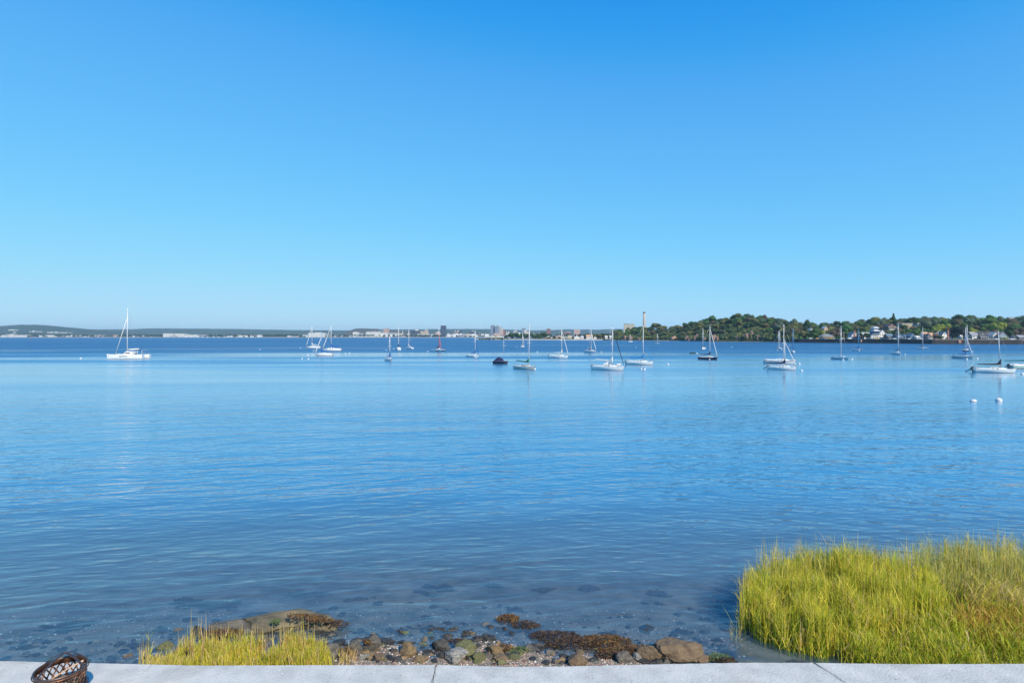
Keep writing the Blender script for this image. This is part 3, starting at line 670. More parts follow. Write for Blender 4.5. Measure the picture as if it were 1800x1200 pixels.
# mooring buoys
wb = pmat('white buoy plastic', (.80, .80, .78), .4, var=.06); bstr = pmat('blue buoy stripe', (.02, .07, .20), .5)
bp = MB(); bp.lathe([(0, -.26), (.22, -.24), (.34, -.12), (.37, .02), (.35, .12)], 14); bp.lathe([(.352, .12), (.353, .16)], 14, m=1); bp.lathe([(.35, .16), (.30, .26), (.2, .34), (.07, .38), (0, .385)], 14)
bmesh_ = bp.mesh('buoy', [wb, bstr])
pk = MB(); pk.tube([(0, 0, .36), (0, 0, .47)], .03, 5); pk.lathe([(.0, .56), (.06, .53), (.06, .48), (0, .45)], 8); pkm = pk.mesh('mooring_eye', [wirem])
whip = MB(); whip.tube([(0, 0, .3), (.05, 0, 2.2)], [.03, .02], 5); whm = whip.mesh('pickup_wand', [wirem])
BU = [(142, 630, 'far left of the catamaran'), (457, 614.5, 'alone midway between the catamaran and the three close boats'), (528, 611.5, 'left of the leftmost close boat'), (541, 623.5, 'upper of two left of the small blue-covered boat'),
      (542, 631, 'lower of two left of the small blue-covered boat'), (531, 631.3, 'with a thin wand left of the lower buoy'), (551, 616.5, 'at the bow of the small blue-covered boat'), (607, 621.5, 'with a thin wand right of the three boats'),
      (614.5, 621, 'right of the wand buoy behind the three boats'), (679, 615.5, 'left of the stern-on tall sailboat'), (692, 613.6, 'touching the stern-on tall sailboat'), (687.5, 634.3, 'against the hull of the small boat below the tan tower'),
      (752, 617.8, 'left of the trimaran'), (818, 597.8, 'far off near the dark office tower'), (832, 600.3, 'far off behind the half-raised blue headsail'), (824, 627, 'against the stern of the boat with half-raised blue headsail'),
      (836, 628.2, 'against the side of the boat with half-raised blue headsail'), (889, 639.2, 'touching the bow of the navy motorboat'), (908, 610, 'left of the tiny far sailboat'), (944.5, 618.7, 'alone right of the tall green-covered mast'),
      (940, 649.3, 'touching the bow of the cream green-covered boat'), (985.5, 629.4, 'against the hull of the boat with white headsail'), (1057, 619, 'right of the two-masted cruiser'), (1118, 611, 'beyond the boat with bright blue cover'),
      (1127.5, 649.3, 'small one with a wand below the bright blue cover'), (1133, 650, 'larger one below the bright blue cover'), (1174.5, 640.5, 'alone right of the bright blue covered boat'), (1225, 620.8, 'right of the green dinghy'),
      (1214, 620.6, 'left of the green dinghy'), (1286, 610, 'far off below the rocky cliff'), (1247.5, 631.4, 'against the navy hull'), (1405, 640, 'right of the rear sloop of the close pair'), (1409, 652, 'right of the front sloop of the close pair'),
      (1366.5, 615.8, 'touching the two-masted end-on boat'), (1388, 607, 'beyond the blue-sleeved mast'), (1482, 632.6, 'touching the bare white sailboat'), (1497.5, 631.5, 'right of the bare white sailboat'), (1510.5, 617.3, 'touching the boat with pale blue mast'),
      (1591, 622.8, 'right of the boat with the tallest mast'), (1623, 613.8, 'touching the small boat with dark cover'), (1711, 705.2, 'larger foreground buoy with a flat top, left of the striped one'), (1755.5, 704.6, 'nearest buoy with dark stripe, at the right'),
      (1718, 630.5, 'right of the white boat with brown stripe'), (1709.5, 618, 'touching the dark teal hull'), (1699.5, 631.3, 'touching the white boat with brown stripe'), (1797, 657.5, 'at the right edge below the pale green boat')]
for i, (px, y, wh) in enumerate(BU):
    d = wd(y); s = 1.0 if d > 100 else (1.0 if px > 1740 else 1.05)
    if d > 100: s = .75 + d*.0006
    b = empty('mooring_buoy', (X(px, d), d, 0 if px != 1711 else -.14), (i*1.3) % 6.28); b.scale = (s, s, s)
    tag(b, 'white mooring buoy ' + wh, 'buoy', 'mooring buoys in the harbour')
    o = bpy.data.objects.new('float', bmesh_); COL.objects.link(o); o.parent = b
    o = bpy.data.objects.new('mooring_eye', pkm); COL.objects.link(o); o.parent = b
    if i in (5, 7, 24): o = bpy.data.objects.new('pickup_wand', whm); COL.objects.link(o); o.parent = b
    if i in (24, 5, 7): b.scale = (.5, .5, 1.2)
d = wd(596.6); rb = empty('channel_buoy', (X(54, d), d, 0)); tag(rb, 'small red channel buoy in front of the far left beach', 'buoy')
redm = pmat('red buoy paint', (.45, .03, .03), .5)
mb = MB(); mb.lathe([(0, -.4), (1.1, -.3), (1.1, .5), (.5, .7)], 12); mb.build('float', redm, rb); mb = MB(); mb.tube([(0, 0, .6), (0, 0, 3.2)], [.5, .12], 6); mb.build('tower', redm, rb)
# seagull
d = 210; gl = empty('seagull', (X(1560, d), d, Z(540.5, d)), R(20)); tag(gl, 'small seagull gliding above the wooded hill', 'bird')
mb = MB(); mb.tube([(-.22, 0, 0), (-.1, 0, .01), (.05, 0, .02), (.18, 0, .02), (.25, 0, .01)], [.01, .05, .065, .04, .01], 7)
for s in (1, -1): mb.grid([[(.08, 0, .04), (.09, s*.25, .12), (.0, s*.62, .06)], [(-.07, 0, .03), (-.04, s*.25, .11), (-.05, s*.62, .055)]])
mb.build('body', pmat('grey feathers', (.22, .22, .24), .8), gl)

#SECTION town, houses and far buildings
def facade(name, col, win, fw=3.2, fh=3.5, frac=.55, rough=.7):
    """wall with storeys of windows as a procedural surface, for buildings kilometres away"""
    m = bpy.data.materials.new(name); m.use_nodes = True; n = m.node_tree.nodes; l = m.node_tree.links; p = n['Principled BSDF']
    tc = n.new('ShaderNodeTexCoord'); sp = n.new('ShaderNodeSeparateXYZ'); l.new(tc.outputs['Object'], sp.inputs[0])
    def mth(op, a, b):
        x = n.new('ShaderNodeMath'); x.operation = op
        for i, v in enumerate((a, b)):
            if isinstance(v, (int, float)): x.inputs[i].default_value = v
            else: l.new(v, x.inputs[i])
        return x.outputs[0]
    u = mth('ADD', sp.outputs[0], sp.outputs[1])
    a = mth('LESS_THAN', mth('FRACT', mth('DIVIDE', u, fw), 0), frac); b = mth('LESS_THAN', mth('FRACT', mth('DIVIDE', sp.outputs[2], fh), 0), .5)
    mx = n.new('ShaderNodeMix'); mx.data_type = 'RGBA'; mx.inputs[6].default_value = (*col, 1); mx.inputs[7].default_value = (*win, 1)
    l.new(mth('MULTIPLY', a, b), mx.inputs[0]); l.new(mx.outputs[2], p.inputs['Base Color']); p.inputs['Roughness'].default_value = rough
    return m
FC = {}
def fac(key):
    cols = {'white': ((.72, .70, .66), (.30, .32, .36)), 'beige': ((.52, .42, .32), (.22, .20, .2)), 'tan': ((.50, .33, .25), (.24, .19, .18)), 'pink': ((.58, .40, .34), (.28, .2, .2)), 'navy': ((.035, .045, .085), (.02, .03, .06)),
            'grey': ((.16, .18, .22), (.07, .09, .13)), 'dark': ((.055, .06, .09), (.03, .04, .07)), 'brick': ((.26, .11, .085), (.09, .06, .06)), 'cream': ((.62, .55, .42), (.3, .28, .25)), 'bluegrey': ((.20, .25, .33), (.08, .11, .17)), 'silver': ((.42, .43, .46), (.2, .22, .27))}
    if key not in FC: FC[key] = facade(key + ' facade', *cols[key])
    return FC[key]
flat_roof = pmat('gravel roof', (.35, .34, .33), .9); dark_roof = pmat('slate roof', (.09, .09, .10), .8, var=.2)
white_roof = pmat('white membrane roof', (.72, .72, .70), .8)
def block(px0, px1, yt, d, col, label, name='office_building', roof=None, tiers=(), yb=None, depth=None, cat='building', group='buildings on the far shore', rz=0, gable=False):
    zb = 1.5 if yb is None else max(0.5, Z(yb, d)) ; w = (px1 - px0)*d/F; h = Z(yt, d) - zb; dp = depth or max(8, min(w*.7, 40))
    o = empty(name, (X((px0+px1)/2, d), d + dp/2, zb), rz); tag(o, label, cat, group)
    mb = MB(); hw = h*.66 if gable else h - .6
    mb.box((-w/2, -dp/2, -1), (w/2, dp/2, hw)); mb.build('wall', fac(col), o)
    r_ = roof or flat_roof; mb = MB()
    if gable:
        e = .5; mb.add([(-w/2-e, -dp/2-e, hw-.1), (w/2+e, -dp/2-e, hw-.1), (w/2+e, dp/2+e, hw-.1), (-w/2-e, dp/2+e, hw-.1), (-w/2-e, 0, h), (w/2+e, 0, h)], [(0, 1, 5, 4), (2, 3, 4, 5), (0, 4, 3), (1, 2, 5), (0, 3, 2, 1)])
    else: mb.box((-w/2-.4, -dp/2-.4, hw+.003), (w/2+.4, dp/2+.4, h))
    mb.build('roof', r_, o)
    for (a, b, y2, c2) in tiers:           # penthouses / stepped tops
        t = MB(); t.box(((a - (px0+px1)/2)*d/F, -dp*.3, h+.003), ((b - (px0+px1)/2)*d/F, dp*.3, Z(y2, d) - zb)); t.build('rooftop_block', fac(c2), o)
    return o
DT = 'downtown buildings'
block(674, 683.5, 577.6, 3900, 'tan', 'tall tan tower above the long white building, left of downtown', 'tower', group=DT, tiers=[(677, 681, 577, 'tan')])
block(667.5, 673.6, 579, 3980, 'bluegrey', 'small blue-grey block touching the left side of the tan tower', group=DT)
block(643, 667, 583.3, 3800, 'white', 'long white building with sawtooth roof left of the tan tower', 'warehouse', group=DT, tiers=[(645, 648, 582.4, 'white'), (651, 654, 582.4, 'white'), (657, 660, 582.2, 'white'), (663, 666, 582.3, 'white')])
block(667.2, 681, 584.4, 3700, 'white', 'low white block in front of the tan tower', group=DT)
block(684, 698, 584.6, 3750, 'silver', 'low pale grey building just right of the tan tower', group=DT)
block(698.5, 709, 585.6, 3760, 'cream', 'low cream building behind the tallest mast left of downtown', group=DT)
block(620, 630.5, 583.6, 3900, 'white', 'white building with uneven roof at the foot of the dark bluff', group=DT, tiers=[(622, 626, 582.9, 'white')])
block(631, 638.5, 585.5, 3880, 'silver', 'small pale building right of the white one under the bluff', group=DT)
block(722, 728.8, 580, 3900, 'navy', 'dark blue office block, left half of a joined pair', group=DT)
block(728.9, 738.6, 581, 3880, 'dark', 'wide dark office block with white rooftop box', group=DT, tiers=[(729.5, 734.8, 579, 'white')])
block(739, 746.4, 581.8, 3850, 'beige', 'beige apartment block left of its taller neighbour', 'apartment_building', group=DT)
block(746.6, 752.8, 579.8, 3870, 'beige', 'taller beige apartment block with twin roof boxes', 'apartment_building', group=DT, tiers=[(747, 748.6, 579.2, 'white'), (749.2, 750.6, 579.2, 'white')])
block(765, 774.2, 584, 3600, 'pink', 'peach apartment block with white corners behind the trimaran mast', 'apartment_building', group=DT, tiers=[(768, 772, 582.8, 'white')])
block(774.5, 783.8, 572, 4200, 'navy', 'tall plain dark navy office tower, tallest on the left of downtown', 'tower', group=DT)
block(795, 798.4, 581.4, 4000, 'dark', 'dark slab left of two white roof towers', group=DT)
block(798.6, 801.4, 580.4, 4010, 'silver', 'slim pale tower between dark slabs, left one', 'tower', group=DT)
block(801.6, 803.8, 581.6, 4000, 'brick', 'narrow dark red slab between two pale towers', group=DT)
block(804, 806.6, 580.7, 4010, 'white', 'slim white tower between dark slabs, right one', 'tower', group=DT)
block(807, 812.4, 580.6, 3990, 'dark', 'stepped dark office block right of the slim white tower', group=DT, tiers=[(809.5, 811.8, 579.8, 'dark')])
block(824, 832.4, 582.4, 3900, 'dark', 'dark rounded building stepping up left of the white steeple', group=DT, tiers=[(826, 831, 581.8, 'dark'), (829, 832, 581.2, 'white')])
block(832.6, 834.8, 583, 3890, 'grey', 'small grey block touching the dark rounded building', group=DT)
block(862.2, 869.9, 572.4, 4100, 'bluegrey', 'tall dark glass tower with pointed grey cap, leftmost of the downtown cluster', 'tower', roof=dark_roof, group=DT, tiers=[(864, 869.4, 571.7, 'silver'), (865.4, 868, 571, 'silver')])
block(870.1, 876.8, 573, 4080, 'bluegrey', 'tall grey-blue tower with stepped top, middle of the downtown cluster', 'tower', group=DT, tiers=[(872.3, 876, 572.2, 'grey')])
block(877, 882.2, 574.2, 4120, 'silver', 'pale grey tower with white crown, right of the downtown cluster', 'tower', group=DT, tiers=[(876.8, 879.5, 573, 'white')])
block(868, 880.2, 585.2, 3750, 'pink', 'wide pinkish low building in front of the downtown cluster', group=DT)
block(880.5, 884.6, 578.4, 3900, 'pink', 'slim pink and brown tower right of the downtown cluster', 'tower', group=DT, tiers=[(881.5, 883.4, 577.6, 'white')])
block(884.8, 888.2, 578.8, 3910, 'brick', 'slim reddish tower with grey side, far right of the downtown cluster', 'tower', group=DT, tiers=[(885, 886, 577, 'silver')])
block(889.6, 892.2, 583, 3800, 'silver', 'small pale domed block right of the reddish tower', group=DT, tiers=[(890.2, 891.7, 582.2, 'white')])
block(893, 895.4, 582.6, 3800, 'white', 'small white pointed block left of the bushes', group=DT)
block(902.4, 909.6, 580.6, 3700, 'silver', 'pale building with stepped top rising over the trees', group=DT, tiers=[(904.3, 907.6, 579.4, 'silver')])
block(917, 924.5, 577.2, 3650, 'bluegrey', 'dark grey block with arched top behind the green-covered boat mast', 'tower', group=DT, tiers=[(918.5, 923, 576.6, 'grey')])
block(922.5, 931, 582.5, 3500, 'cream', 'cream block in front of the arched dark grey one', group=DT, tiers=[(921.5, 926, 579.8, 'white')])
block(961, 967.8, 577.5, 3400, 'brick', 'square reddish brown block above the trees', 'tower', group=DT)
block(991, 1004, 583.6, 3300, 'brick', 'low dark red building under the far hill', group=DT, tiers=[(997, 1003, 582.6, 'silver')])
block(1008.6, 1020, 578.8, 2900, 'tan', 'brown block with white cornice behind the shore houses', 'tower', roof=white_roof, group=DT)
block(737, 738.2, 0, 3900, 'white', 'x') if False else None
# church steeple and thin stack
d = 3800; st = empty('church_steeple', (X(843.5, d), d, 2)); tag(st, 'white pointed church steeple in the low town', 'steeple')
mb = MB(); mb.box((-3, -3, 0), (3, 3, 17)); mb.build('tower', fac('white'), st); mb = MB(); mb.lathe([(3, 17.01), (.3, 29)], 4); mb.build('spire', white_roof, st)
mb = MB(); mb.box((-4, 3.1, 0), (20, 20, 8)); mb.build('nave', fac('white'), st)
d = 3900; st = empty('smokestack', (X(707.6, d), d, 2)); tag(st, 'thin pale smokestack in the low town left of the dark office pair', 'smokestack')
mb = MB(); mb.tube([(0, 0, 0), (0, 0, Z(581.5, d) - 2)], [2.2, 1.6], 10); mb.build('shaft', white_roof, st); mb = MB(); mb.lathe([(1.75, Z(581.5, d)-2.8), (1.75, Z(581.5, d)-2)], 10); mb.build('rim', flat_roof, st)
# power station with big stack
d = 2300
block(1098.5, 1116, 569.3, d, 'cream', 'white power station block rising behind the wooded headland', 'power_station', roof=flat_roof, depth=30, rz=R(-18), tiers=[(1099.5, 1101, 568.3, 'grey'), (1105, 1106.5, 568.4, 'grey')], group='power station buildings')
stk = empty('smokestack', (X(1132.5, d), d, 2)); tag(stk, 'tall tan concrete smokestack rising behind the wooded headland', 'smokestack')
mb = MB(); Hs = Z(548.3, d) - 2; mb.tube([(0, 0, 0), (0, 0, Hs*.5), (0, 0, Hs)], [6.2, 5.4, 4.9], 20); mb.build('shaft', pmat('tan concrete stack', (.50, .42, .35), .85, var=.1, vscale=.1), stk)  # same mottled tan all round the shaft
mb = MB(); mb.lathe([(4.95, Hs-5), (5.2, Hs-4.9), (5.2, Hs+.3), (4.2, Hs+.3), (4.2, Hs-3)], 20); mb.build('cap', dark_roof, stk)

rb = random.Random(21)
# low waterfront: individual small buildings between px ranges, described by what they stand near
def lowrow(px0, px1, n, yt, dv, cols, near, grp, name='house', yb=None, wmin=3, wmax=8, gab=.6):
    adj = ['low', 'narrow', 'long', 'squat', 'tall-gabled', 'boxy', 'sprawling', 'small']; p_ = px0; i = 0
    for i in range(n):
        w = rb.uniform(wmin, wmax); c = px0 + (px1 - px0)*(i + .5)/n + rb.uniform(-1, 1); col = rb.choice(cols); a = adj[(i*3 + int(px0)) % 8]
        tag_ = f'{a} {col} building, {["first", "second", "third", "fourth", "fifth", "sixth", "seventh", "eighth", "ninth", "tenth", "eleventh", "twelfth"][i]} {near}'
        block(c - w/2, c + w/2, yt + rb.uniform(-.9, .7), dv + rb.uniform(-60, 60) + 25*(i % 3), col, tag_, name, gable=rb.random() < gab, roof=rb.choice([flat_roof, white_roof, dark_roof, white_roof]), group=grp, yb=yb)
block(1, 11, 588.2, 3300, 'white', 'white shed at the left edge of the far beach', 'house', gable=True)
block(11.5, 24, 587.3, 3320, 'white', 'stepped white beach house second from the left edge', 'house', tiers=[(17, 23, 586.7, 'white')])
block(24.5, 47.5, 588, 3310, 'white', 'very long low white beach pavilion on the far left shore', 'pavilion', gable=True)
block(14.5, 25.5, 578.8, 5000, 'white', 'long white building on the wooded hillside at far left', yb=580.6)
block(23, 26.5, 583, 4800, 'white', 'small white building below the long one on the far left hillside', yb=584.5)
lowrow(49, 75, 4, 582.0, 5000, ['white'], 'on the hillside below the hilltop tower', 'hillside buildings', wmin=2, wmax=5, yb=583.2)
lowrow(80, 128, 7, 583.4, 4700, ['white', 'pink', 'cream', 'silver'], 'in the hillside row left of the catamaran', 'hillside buildings', yb=585)
lowrow(68, 100, 5, 588.8, 3350, ['white', 'cream'], 'along the far beach behind the red buoy', 'far beach houses')
lowrow(106, 160, 7, 589.5, 3400, ['white', 'silver', 'cream'], 'on the far shore left of the catamaran bow', 'far beach houses', wmin=2.5, wmax=6)
lowrow(164, 206, 6, 588.5, 3500, ['white', 'brick', 'grey', 'tan'], 'on the far shore behind the catamaran', 'far shore houses', wmin=3, wmax=7)
lowrow(228, 284, 6, 590.4, 3450, ['silver', 'white', 'tan'], 'on the far shore right of the catamaran mast', 'far shore houses', wmin=3, wmax=8)
block(286.6, 303.3, 585.8, 3400, 'white', 'boxy white warehouse, left one of two on the far left shore', 'warehouse')
block(308.3, 324, 586, 3420, 'white', 'white warehouse, right one of two on the far left shore', 'warehouse')
block(297, 308, 590.2, 3300, 'silver', 'low pale shed between the two white warehouses', 'warehouse', gable=True)
block(324.5, 348, 588.2, 3350, 'white', 'long low white building joined to the right warehouse', 'warehouse', tiers=[(328, 332, 587.6, 'white'), (338, 343, 587.7, 'white')])
block(351, 363, 588.3, 3350, 'bluegrey', 'blue-grey boat shed beside the marina', 'boat_shed', gable=True)
lowrow(398, 460, 7, 589.4, 3330, ['white'], 'among trees behind the marina', 'marina houses', wmin=5, wmax=9)
lowrow(503, 527, 3, 590, 3300, ['white', 'pink', 'silver'], 'on the far shore left of the three close boats', 'far shore houses', wmin=5, wmax=9)
block(531, 540.5, 588, 3300, 'white', 'small white building left of the big terraced white one', 'house', gable=True)
block(541.5, 570.5, 585, 3350, 'white', 'big white terraced building with broad flat roof behind the three close boats', 'hotel', roof=white_roof, tiers=[(553, 563, 584.2, 'white')])
block(575, 580, 588.5, 3350, 'white', 'small white building right of the terraced one', 'house', gable=True)
lowrow(585, 612, 4, 589.3, 3400, ['silver', 'cream', 'white'], 'on the far shore right of the three close boats', 'far shore houses', wmin=2.5, wmax=5)
lowrow(611, 668, 8, 590, 3350, ['white', 'silver', 'cream'], 'on the waterfront below the tan tower', 'waterfront buildings', wmin=5, wmax=9)
lowrow(700, 762, 9, 590.4, 3350, ['white', 'silver', 'pink'], 'on the waterfront below the dark office pair', 'waterfront buildings', wmin=3, wmax=7)
lowrow(706, 764, 7, 587.2, 3600, ['silver', 'grey', 'white', 'brick'], 'in the second row below the dark office pair', 'waterfront buildings', wmin=4, wmax=8)
lowrow(783, 815, 7, 588.3, 3400, ['white', 'silver'], 'right of the navy tower at the waterfront', 'waterfront buildings', wmin=4, wmax=7)
lowrow(785, 822, 5, 585.8, 3700, ['grey', 'white', 'tan'], 'behind the waterfront right of the navy tower', 'waterfront buildings', wmin=4, wmax=7)
lowrow(815, 834, 4, 587.2, 3400, ['cream', 'white', 'silver'], 'at the waterfront below the dark rounded building', 'waterfront buildings', wmin=5, wmax=7)
lowrow(836, 862, 6, 588.4, 3300, ['white', 'grey', 'cream', 'silver'], 'around the white steeple', 'waterfront buildings', wmin=4, wmax=7)
lowrow(862, 898, 6, 589.2, 2600, ['white', 'cream', 'silver'], 'behind the sand spit below the downtown cluster', 'waterfront buildings', wmin=4, wmax=7)
lowrow(960, 1006, 7, 590.2, 1500, ['silver', 'pink', 'white', 'cream'], 'along the spit behind the white-headsail boat', 'spit boathouses', wmin=5, wmax=9)
# shore houses near the spit and the beach at centre right
lowrow(786, 812, 6, 586.8, 3550, ['white', 'white', 'silver'], 'in the second row right of the navy tower', 'waterfront buildings', wmin=3, wmax=5)
lowrow(812, 862, 9, 586.9, 3600, ['white', 'cream', 'white', 'silver'], 'in the second row around the steeple', 'waterfront buildings', wmin=3, wmax=6)
lowrow(888, 962, 8, 585.4, 3450, ['white', 'silver', 'grey', 'cream'], 'showing above the spit trees', 'waterfront buildings', wmin=3, wmax=6)
lowrow(640, 700, 7, 588.3, 3550, ['white', 'silver', 'grey'], 'in the second row below the tan tower', 'waterfront buildings', wmin=3, wmax=6)

# ---- detailed houses on the right shore
glass = pmat('house window glass', (.06, .08, .11), .15, spec=.8); trimw = pmat('white house trim', (.78, .77, .74), .6)
WALL = {'white': pmat('white clapboard', (.74, .73, .70), .7, bump=.02, bscale=3), 'tan': pmat('tan stucco', (.50, .38, .26), .8), 'bluegrey': pmat('blue-grey clapboard', (.20, .27, .34), .7), 'grey': pmat('dark grey shingles', (.09, .10, .13), .85),
        'brown': pmat('brown brick', (.17, .10, .08), .9), 'blue': pmat('blue clapboard', (.06, .15, .27), .7), 'peach': pmat('peach stucco', (.62, .42, .30), .8), 'pale': pmat('pale grey clapboard', (.50, .53, .56), .7), 'yellow': pmat('yellow paint', (.65, .42, .05), .7)}
ROOF = {'grey': pmat('grey shingle roof', (.26, .28, .31), .85, var=.15, vscale=1), 'pale': pmat('pale shingle roof', (.48, .50, .52), .85, var=.1), 'tan': pmat('tan shingle roof', (.36, .27, .21), .85, var=.15), 'peach': pmat('peach tile roof', (.55, .33, .20), .85, var=.15),
        'blue': pmat('blue-grey shingle roof', (.12, .19, .26), .85, var=.15), 'dark': pmat('charcoal shingle roof', (.07, .075, .085), .85, var=.2), 'white': white_roof}
brickm = pmat('red brick chimney', (.38, .17, .12), .9, var=.25, vscale=3)
def house(px0, px1, yt, yb, wall='white', roof='grey', style='side', t=24, label='', chimney=None, porch=None, storeys=None, d=None, rows=None, group='houses along the far seawall', name='house'):
    pc = (px0+px1)/2; d = d or ds(pc) + t; w = (px1 - px0)*d/F; zb = max(Z(yb, d), gz(pc, d) - .3) if yb is None else Z(yb, d); H = Z(yt, d) - zb; dp = max(7, min(w, 11))
    o = empty(name, (X(pc, d), d + dp/2, zb)); tag(o, label, 'house', group)
    hr = min(H*.45, w*.55 if style == 'front' else dp*.5); hw = H - hr
    W = WALL[wall]; mb = MB(); y0, y1 = -dp/2, dp/2
    if style == 'front':
        mb.add([(-w/2, y0, -2), (w/2, y0, -2), (w/2, y0, hw), (0, y0, H-.15), (-w/2, y0, hw), (-w/2, y1, -2), (w/2, y1, -2), (w/2, y1, hw), (0, y1, H-.15), (-w/2, y1, hw)],
               [(0, 1, 2, 3, 4), (9, 8, 7, 6, 5), (1, 6, 7, 2), (0, 4, 9, 5)])
        e = .45; rf = MB(); s_ = hr/(w/2)
        for sg in (1, -1):
            rf.add([(0, y0-e, H), (sg*(w/2+e), y0-e, hw - e*s_), (sg*(w/2+e), y1+e, hw - e*s_), (0, y1+e, H), (0, y0-e, H-.2), (sg*(w/2+e), y0-e, hw - e*s_ - .2), (sg*(w/2+e), y1+e, hw - e*s_-.2), (0, y1+e, H-.2)],
                   [(0, 1, 2, 3), (7, 6, 5, 4), (0, 4, 5, 1), (3, 2, 6, 7), (1, 5, 6, 2)])
    elif style == 'hip':
        mb.box((-w/2, y0, -2), (w/2, y1, hw)); rf = MB(); e = .7; q = w*.2
        rf.add([(-w/2-e, y0-e, hw+.003), (w/2+e, y0-e, hw+.003), (w/2+e, y1+e, hw+.003), (-w/2-e, y1+e, hw+.003), (-q, 0, H), (q, 0, H)], [(0, 1, 5, 4), (1, 2, 5), (2, 3, 4, 5), (3, 0, 4), (0, 3, 2, 1)])
    elif style == 'flat':
        mb.box((-w/2, y0, -2), (w/2, y1, H-.5)); rf = MB(); rf.box((-w/2-.6, y0-.6, H-.497), (w/2+.6, y1+.6, H)); hw = H - .6
    else:
        mb.add([(-w/2, y0, -2), (w/2, y0, -2), (w/2, y0, hw), (-w/2, y0, hw), (-w/2, y1, -2), (w/2, y1, -2), (w/2, y1, hw), (-w/2, y1, hw), (-w/2, 0, H-.15), (w/2, 0, H-.15)],
               [(0, 1, 2, 3), (7, 6, 5, 4), (1, 5, 6, 9, 2), (0, 3, 8, 7, 4)])
        e = .45; rf = MB(); s_ = hr/(dp/2)
        for sg in (1, -1):
            yy_ = sg*(dp/2+e); ze = hw - e*s_
            rf.add([(-w/2-e, 0, H), (w/2+e, 0, H), (w/2+e, yy_, ze), (-w/2-e, yy_, ze), (-w/2-e, 0, H-.2), (w/2+e, 0, H-.2), (w/2+e, yy_, ze-.2), (-w/2-e, yy_, ze-.2)],
                   [(0, 1, 2, 3), (7, 6, 5, 4), (3, 2, 6, 7), (0, 3, 7, 4), (1, 5, 6, 2)])
    wl_ = mb.build('wall', W, o); rfo = rf.build('roof', ROOF[roof], o)
    st_ = storeys or max(1, int(hw/2.6)); nw = max(1, int(w/2.6))
    for s in range(st_):
        z0 = hw*(s + .38)/st_
        for k in range(nw):
            x = -w/2 + w*(k + .5)/nw
            if s == 0 and k == nw//2: continue
            wi = MB(); wi.box((x-.62, y0-.06, z0-.1), (x+.62, y0-.002, z0 + 1.35)); fr_ = wi.build('window', trimw, o)
            pa = MB(); pa.box((x-.5, y0-.085, z0), (x+.5, y0-.062, z0+1.22)); pa.build('pane', glass, fr_)
    if style == 'front' and hr > 2:
        wi = MB(); wi.box((-.6, y0-.06, hw+.1), (.6, y0-.002, hw+1.3)); fr_ = wi.build('window', trimw, o); pa = MB(); pa.box((-.48, y0-.085, hw+.2), (.48, y0-.062, hw+1.2)); pa.build('pane', glass, fr_)
    k = nw//2; x = -w/2 + w*(k+.5)/nw; dr = MB(); dr.box((x-.55, y0-.08, -.2), (x+.55, y0-.002, 2.0)); dr.build('door', glass if wall != 'white' else WALL['grey'], o)
    if chimney is not None:
        x = (chimney - pc)*d/F; c = MB(); c.box((x-.8, y0-.55, -1), (x+.8, y0-.09, H*.6)); c.box((x-.6, y0-.5, H*.6+.003), (x+.6, y0+.3, H+1.1)); c.box((x-.75, y0-.65, H+1.103), (x+.75, y0+.45, H+1.35)); c.build('chimney', brickm, rfo)
    if porch:
        pz = min(2.9, hw*.5); pr_ = MB(); pr_.box((-w/2-.2, y0-2.6, pz), (w/2+.2, y0-.09, pz+.22)); p_ = pr_.build('porch_roof', ROOF[porch], o)
        for i in range(4):
            x = -w/2 + .1 + (w-.2)*i/3; c = MB(); c.box((x-.1, y0-2.5, -1), (x+.1, y0-2.3, pz-.003)); c.build('porch_post', trimw, p_)
        c = MB(); c.box((-w/2, y0-2.5, -1), (w/2, y0-.09, .15)); c.build('porch_floor', trimw, p_)
    return o
house(1447, 1466, 587, 595, 'tan', 'grey', 'hip', label='low park shelter with grey pyramid roof at the left end of the seawall', storeys=1, porch='tan', name='shelter')
house(1497, 1508.5, 582.5, 595.5, 'pale', 'blue', 'front', label='pale house with tall red brick chimney up its front', chimney=1502)
house(1511, 1519, 588, 595.5, 'blue', 'pale', 'side', label='small blue house half hidden by trees left of the big white house')
house(1518, 1531.5, 584, 595, 'white', 'pale', 'side', t=34, label='white house with long pale roof just left of the big turreted one')
o = house(1545, 1558, 579.5, 595.5, 'white', 'pale', 'front', label='big white house with stacked turret roofs and blue porches', t=26, chimney=None)
hd_ = ds(1551) + 26; k_ = hd_/F; hb = o.location.z
mb = MB(); mb.box((-18*k_ - 2, -5, -2), (-6.6*k_, 3.5, Z(587, hd_) - hb)); w2 = mb.build('wing', WALL['white'], o)
mb = MB(); mb.box((-18.6*k_ - 2, -7.2, Z(587, hd_) - hb + .003), (-6.4*k_, 4, Z(586.4, hd_) - hb)); mb.build('porch_roof', ROOF['blue'], o)
mb = MB(); mb.box((-16*k_, -4.5, Z(586.3, hd_) - hb), (-6.6*k_, 2.5, Z(582.2, hd_) - hb)); mb.build('upper_storey', WALL['blue'], o)
mb = MB(); a_ = Z(582.1, hd_) - hb; b_ = Z(579.2, hd_) - hb; mb.box((-17.5*k_, -6.5, a_), (-5.5*k_, 4, b_), top=(.55, .5)); mb.build('mansard_roof', ROOF['pale'], o)
mb = MB(); mb.box((-15*k_, -3.5, b_+.003), (-7*k_, 1.5, b_ + 1.6)); mb.build('turret', WALL['pale'], o)
mb = MB(); mb.box((-16.5*k_, -5, b_+1.603), (-5.2*k_, 3, b_ + 3.6), top=(.45, .4)); mb.build('turret_roof', ROOF['pale'], o)
for i in range(6):
    x = -18*k_ - 1.6 + i*1.5; mb = MB(); mb.box((x, -7, -1), (x + .18, -6.8, Z(587, hd_) - hb - .003)); mb.build('porch_post', trimw, o)
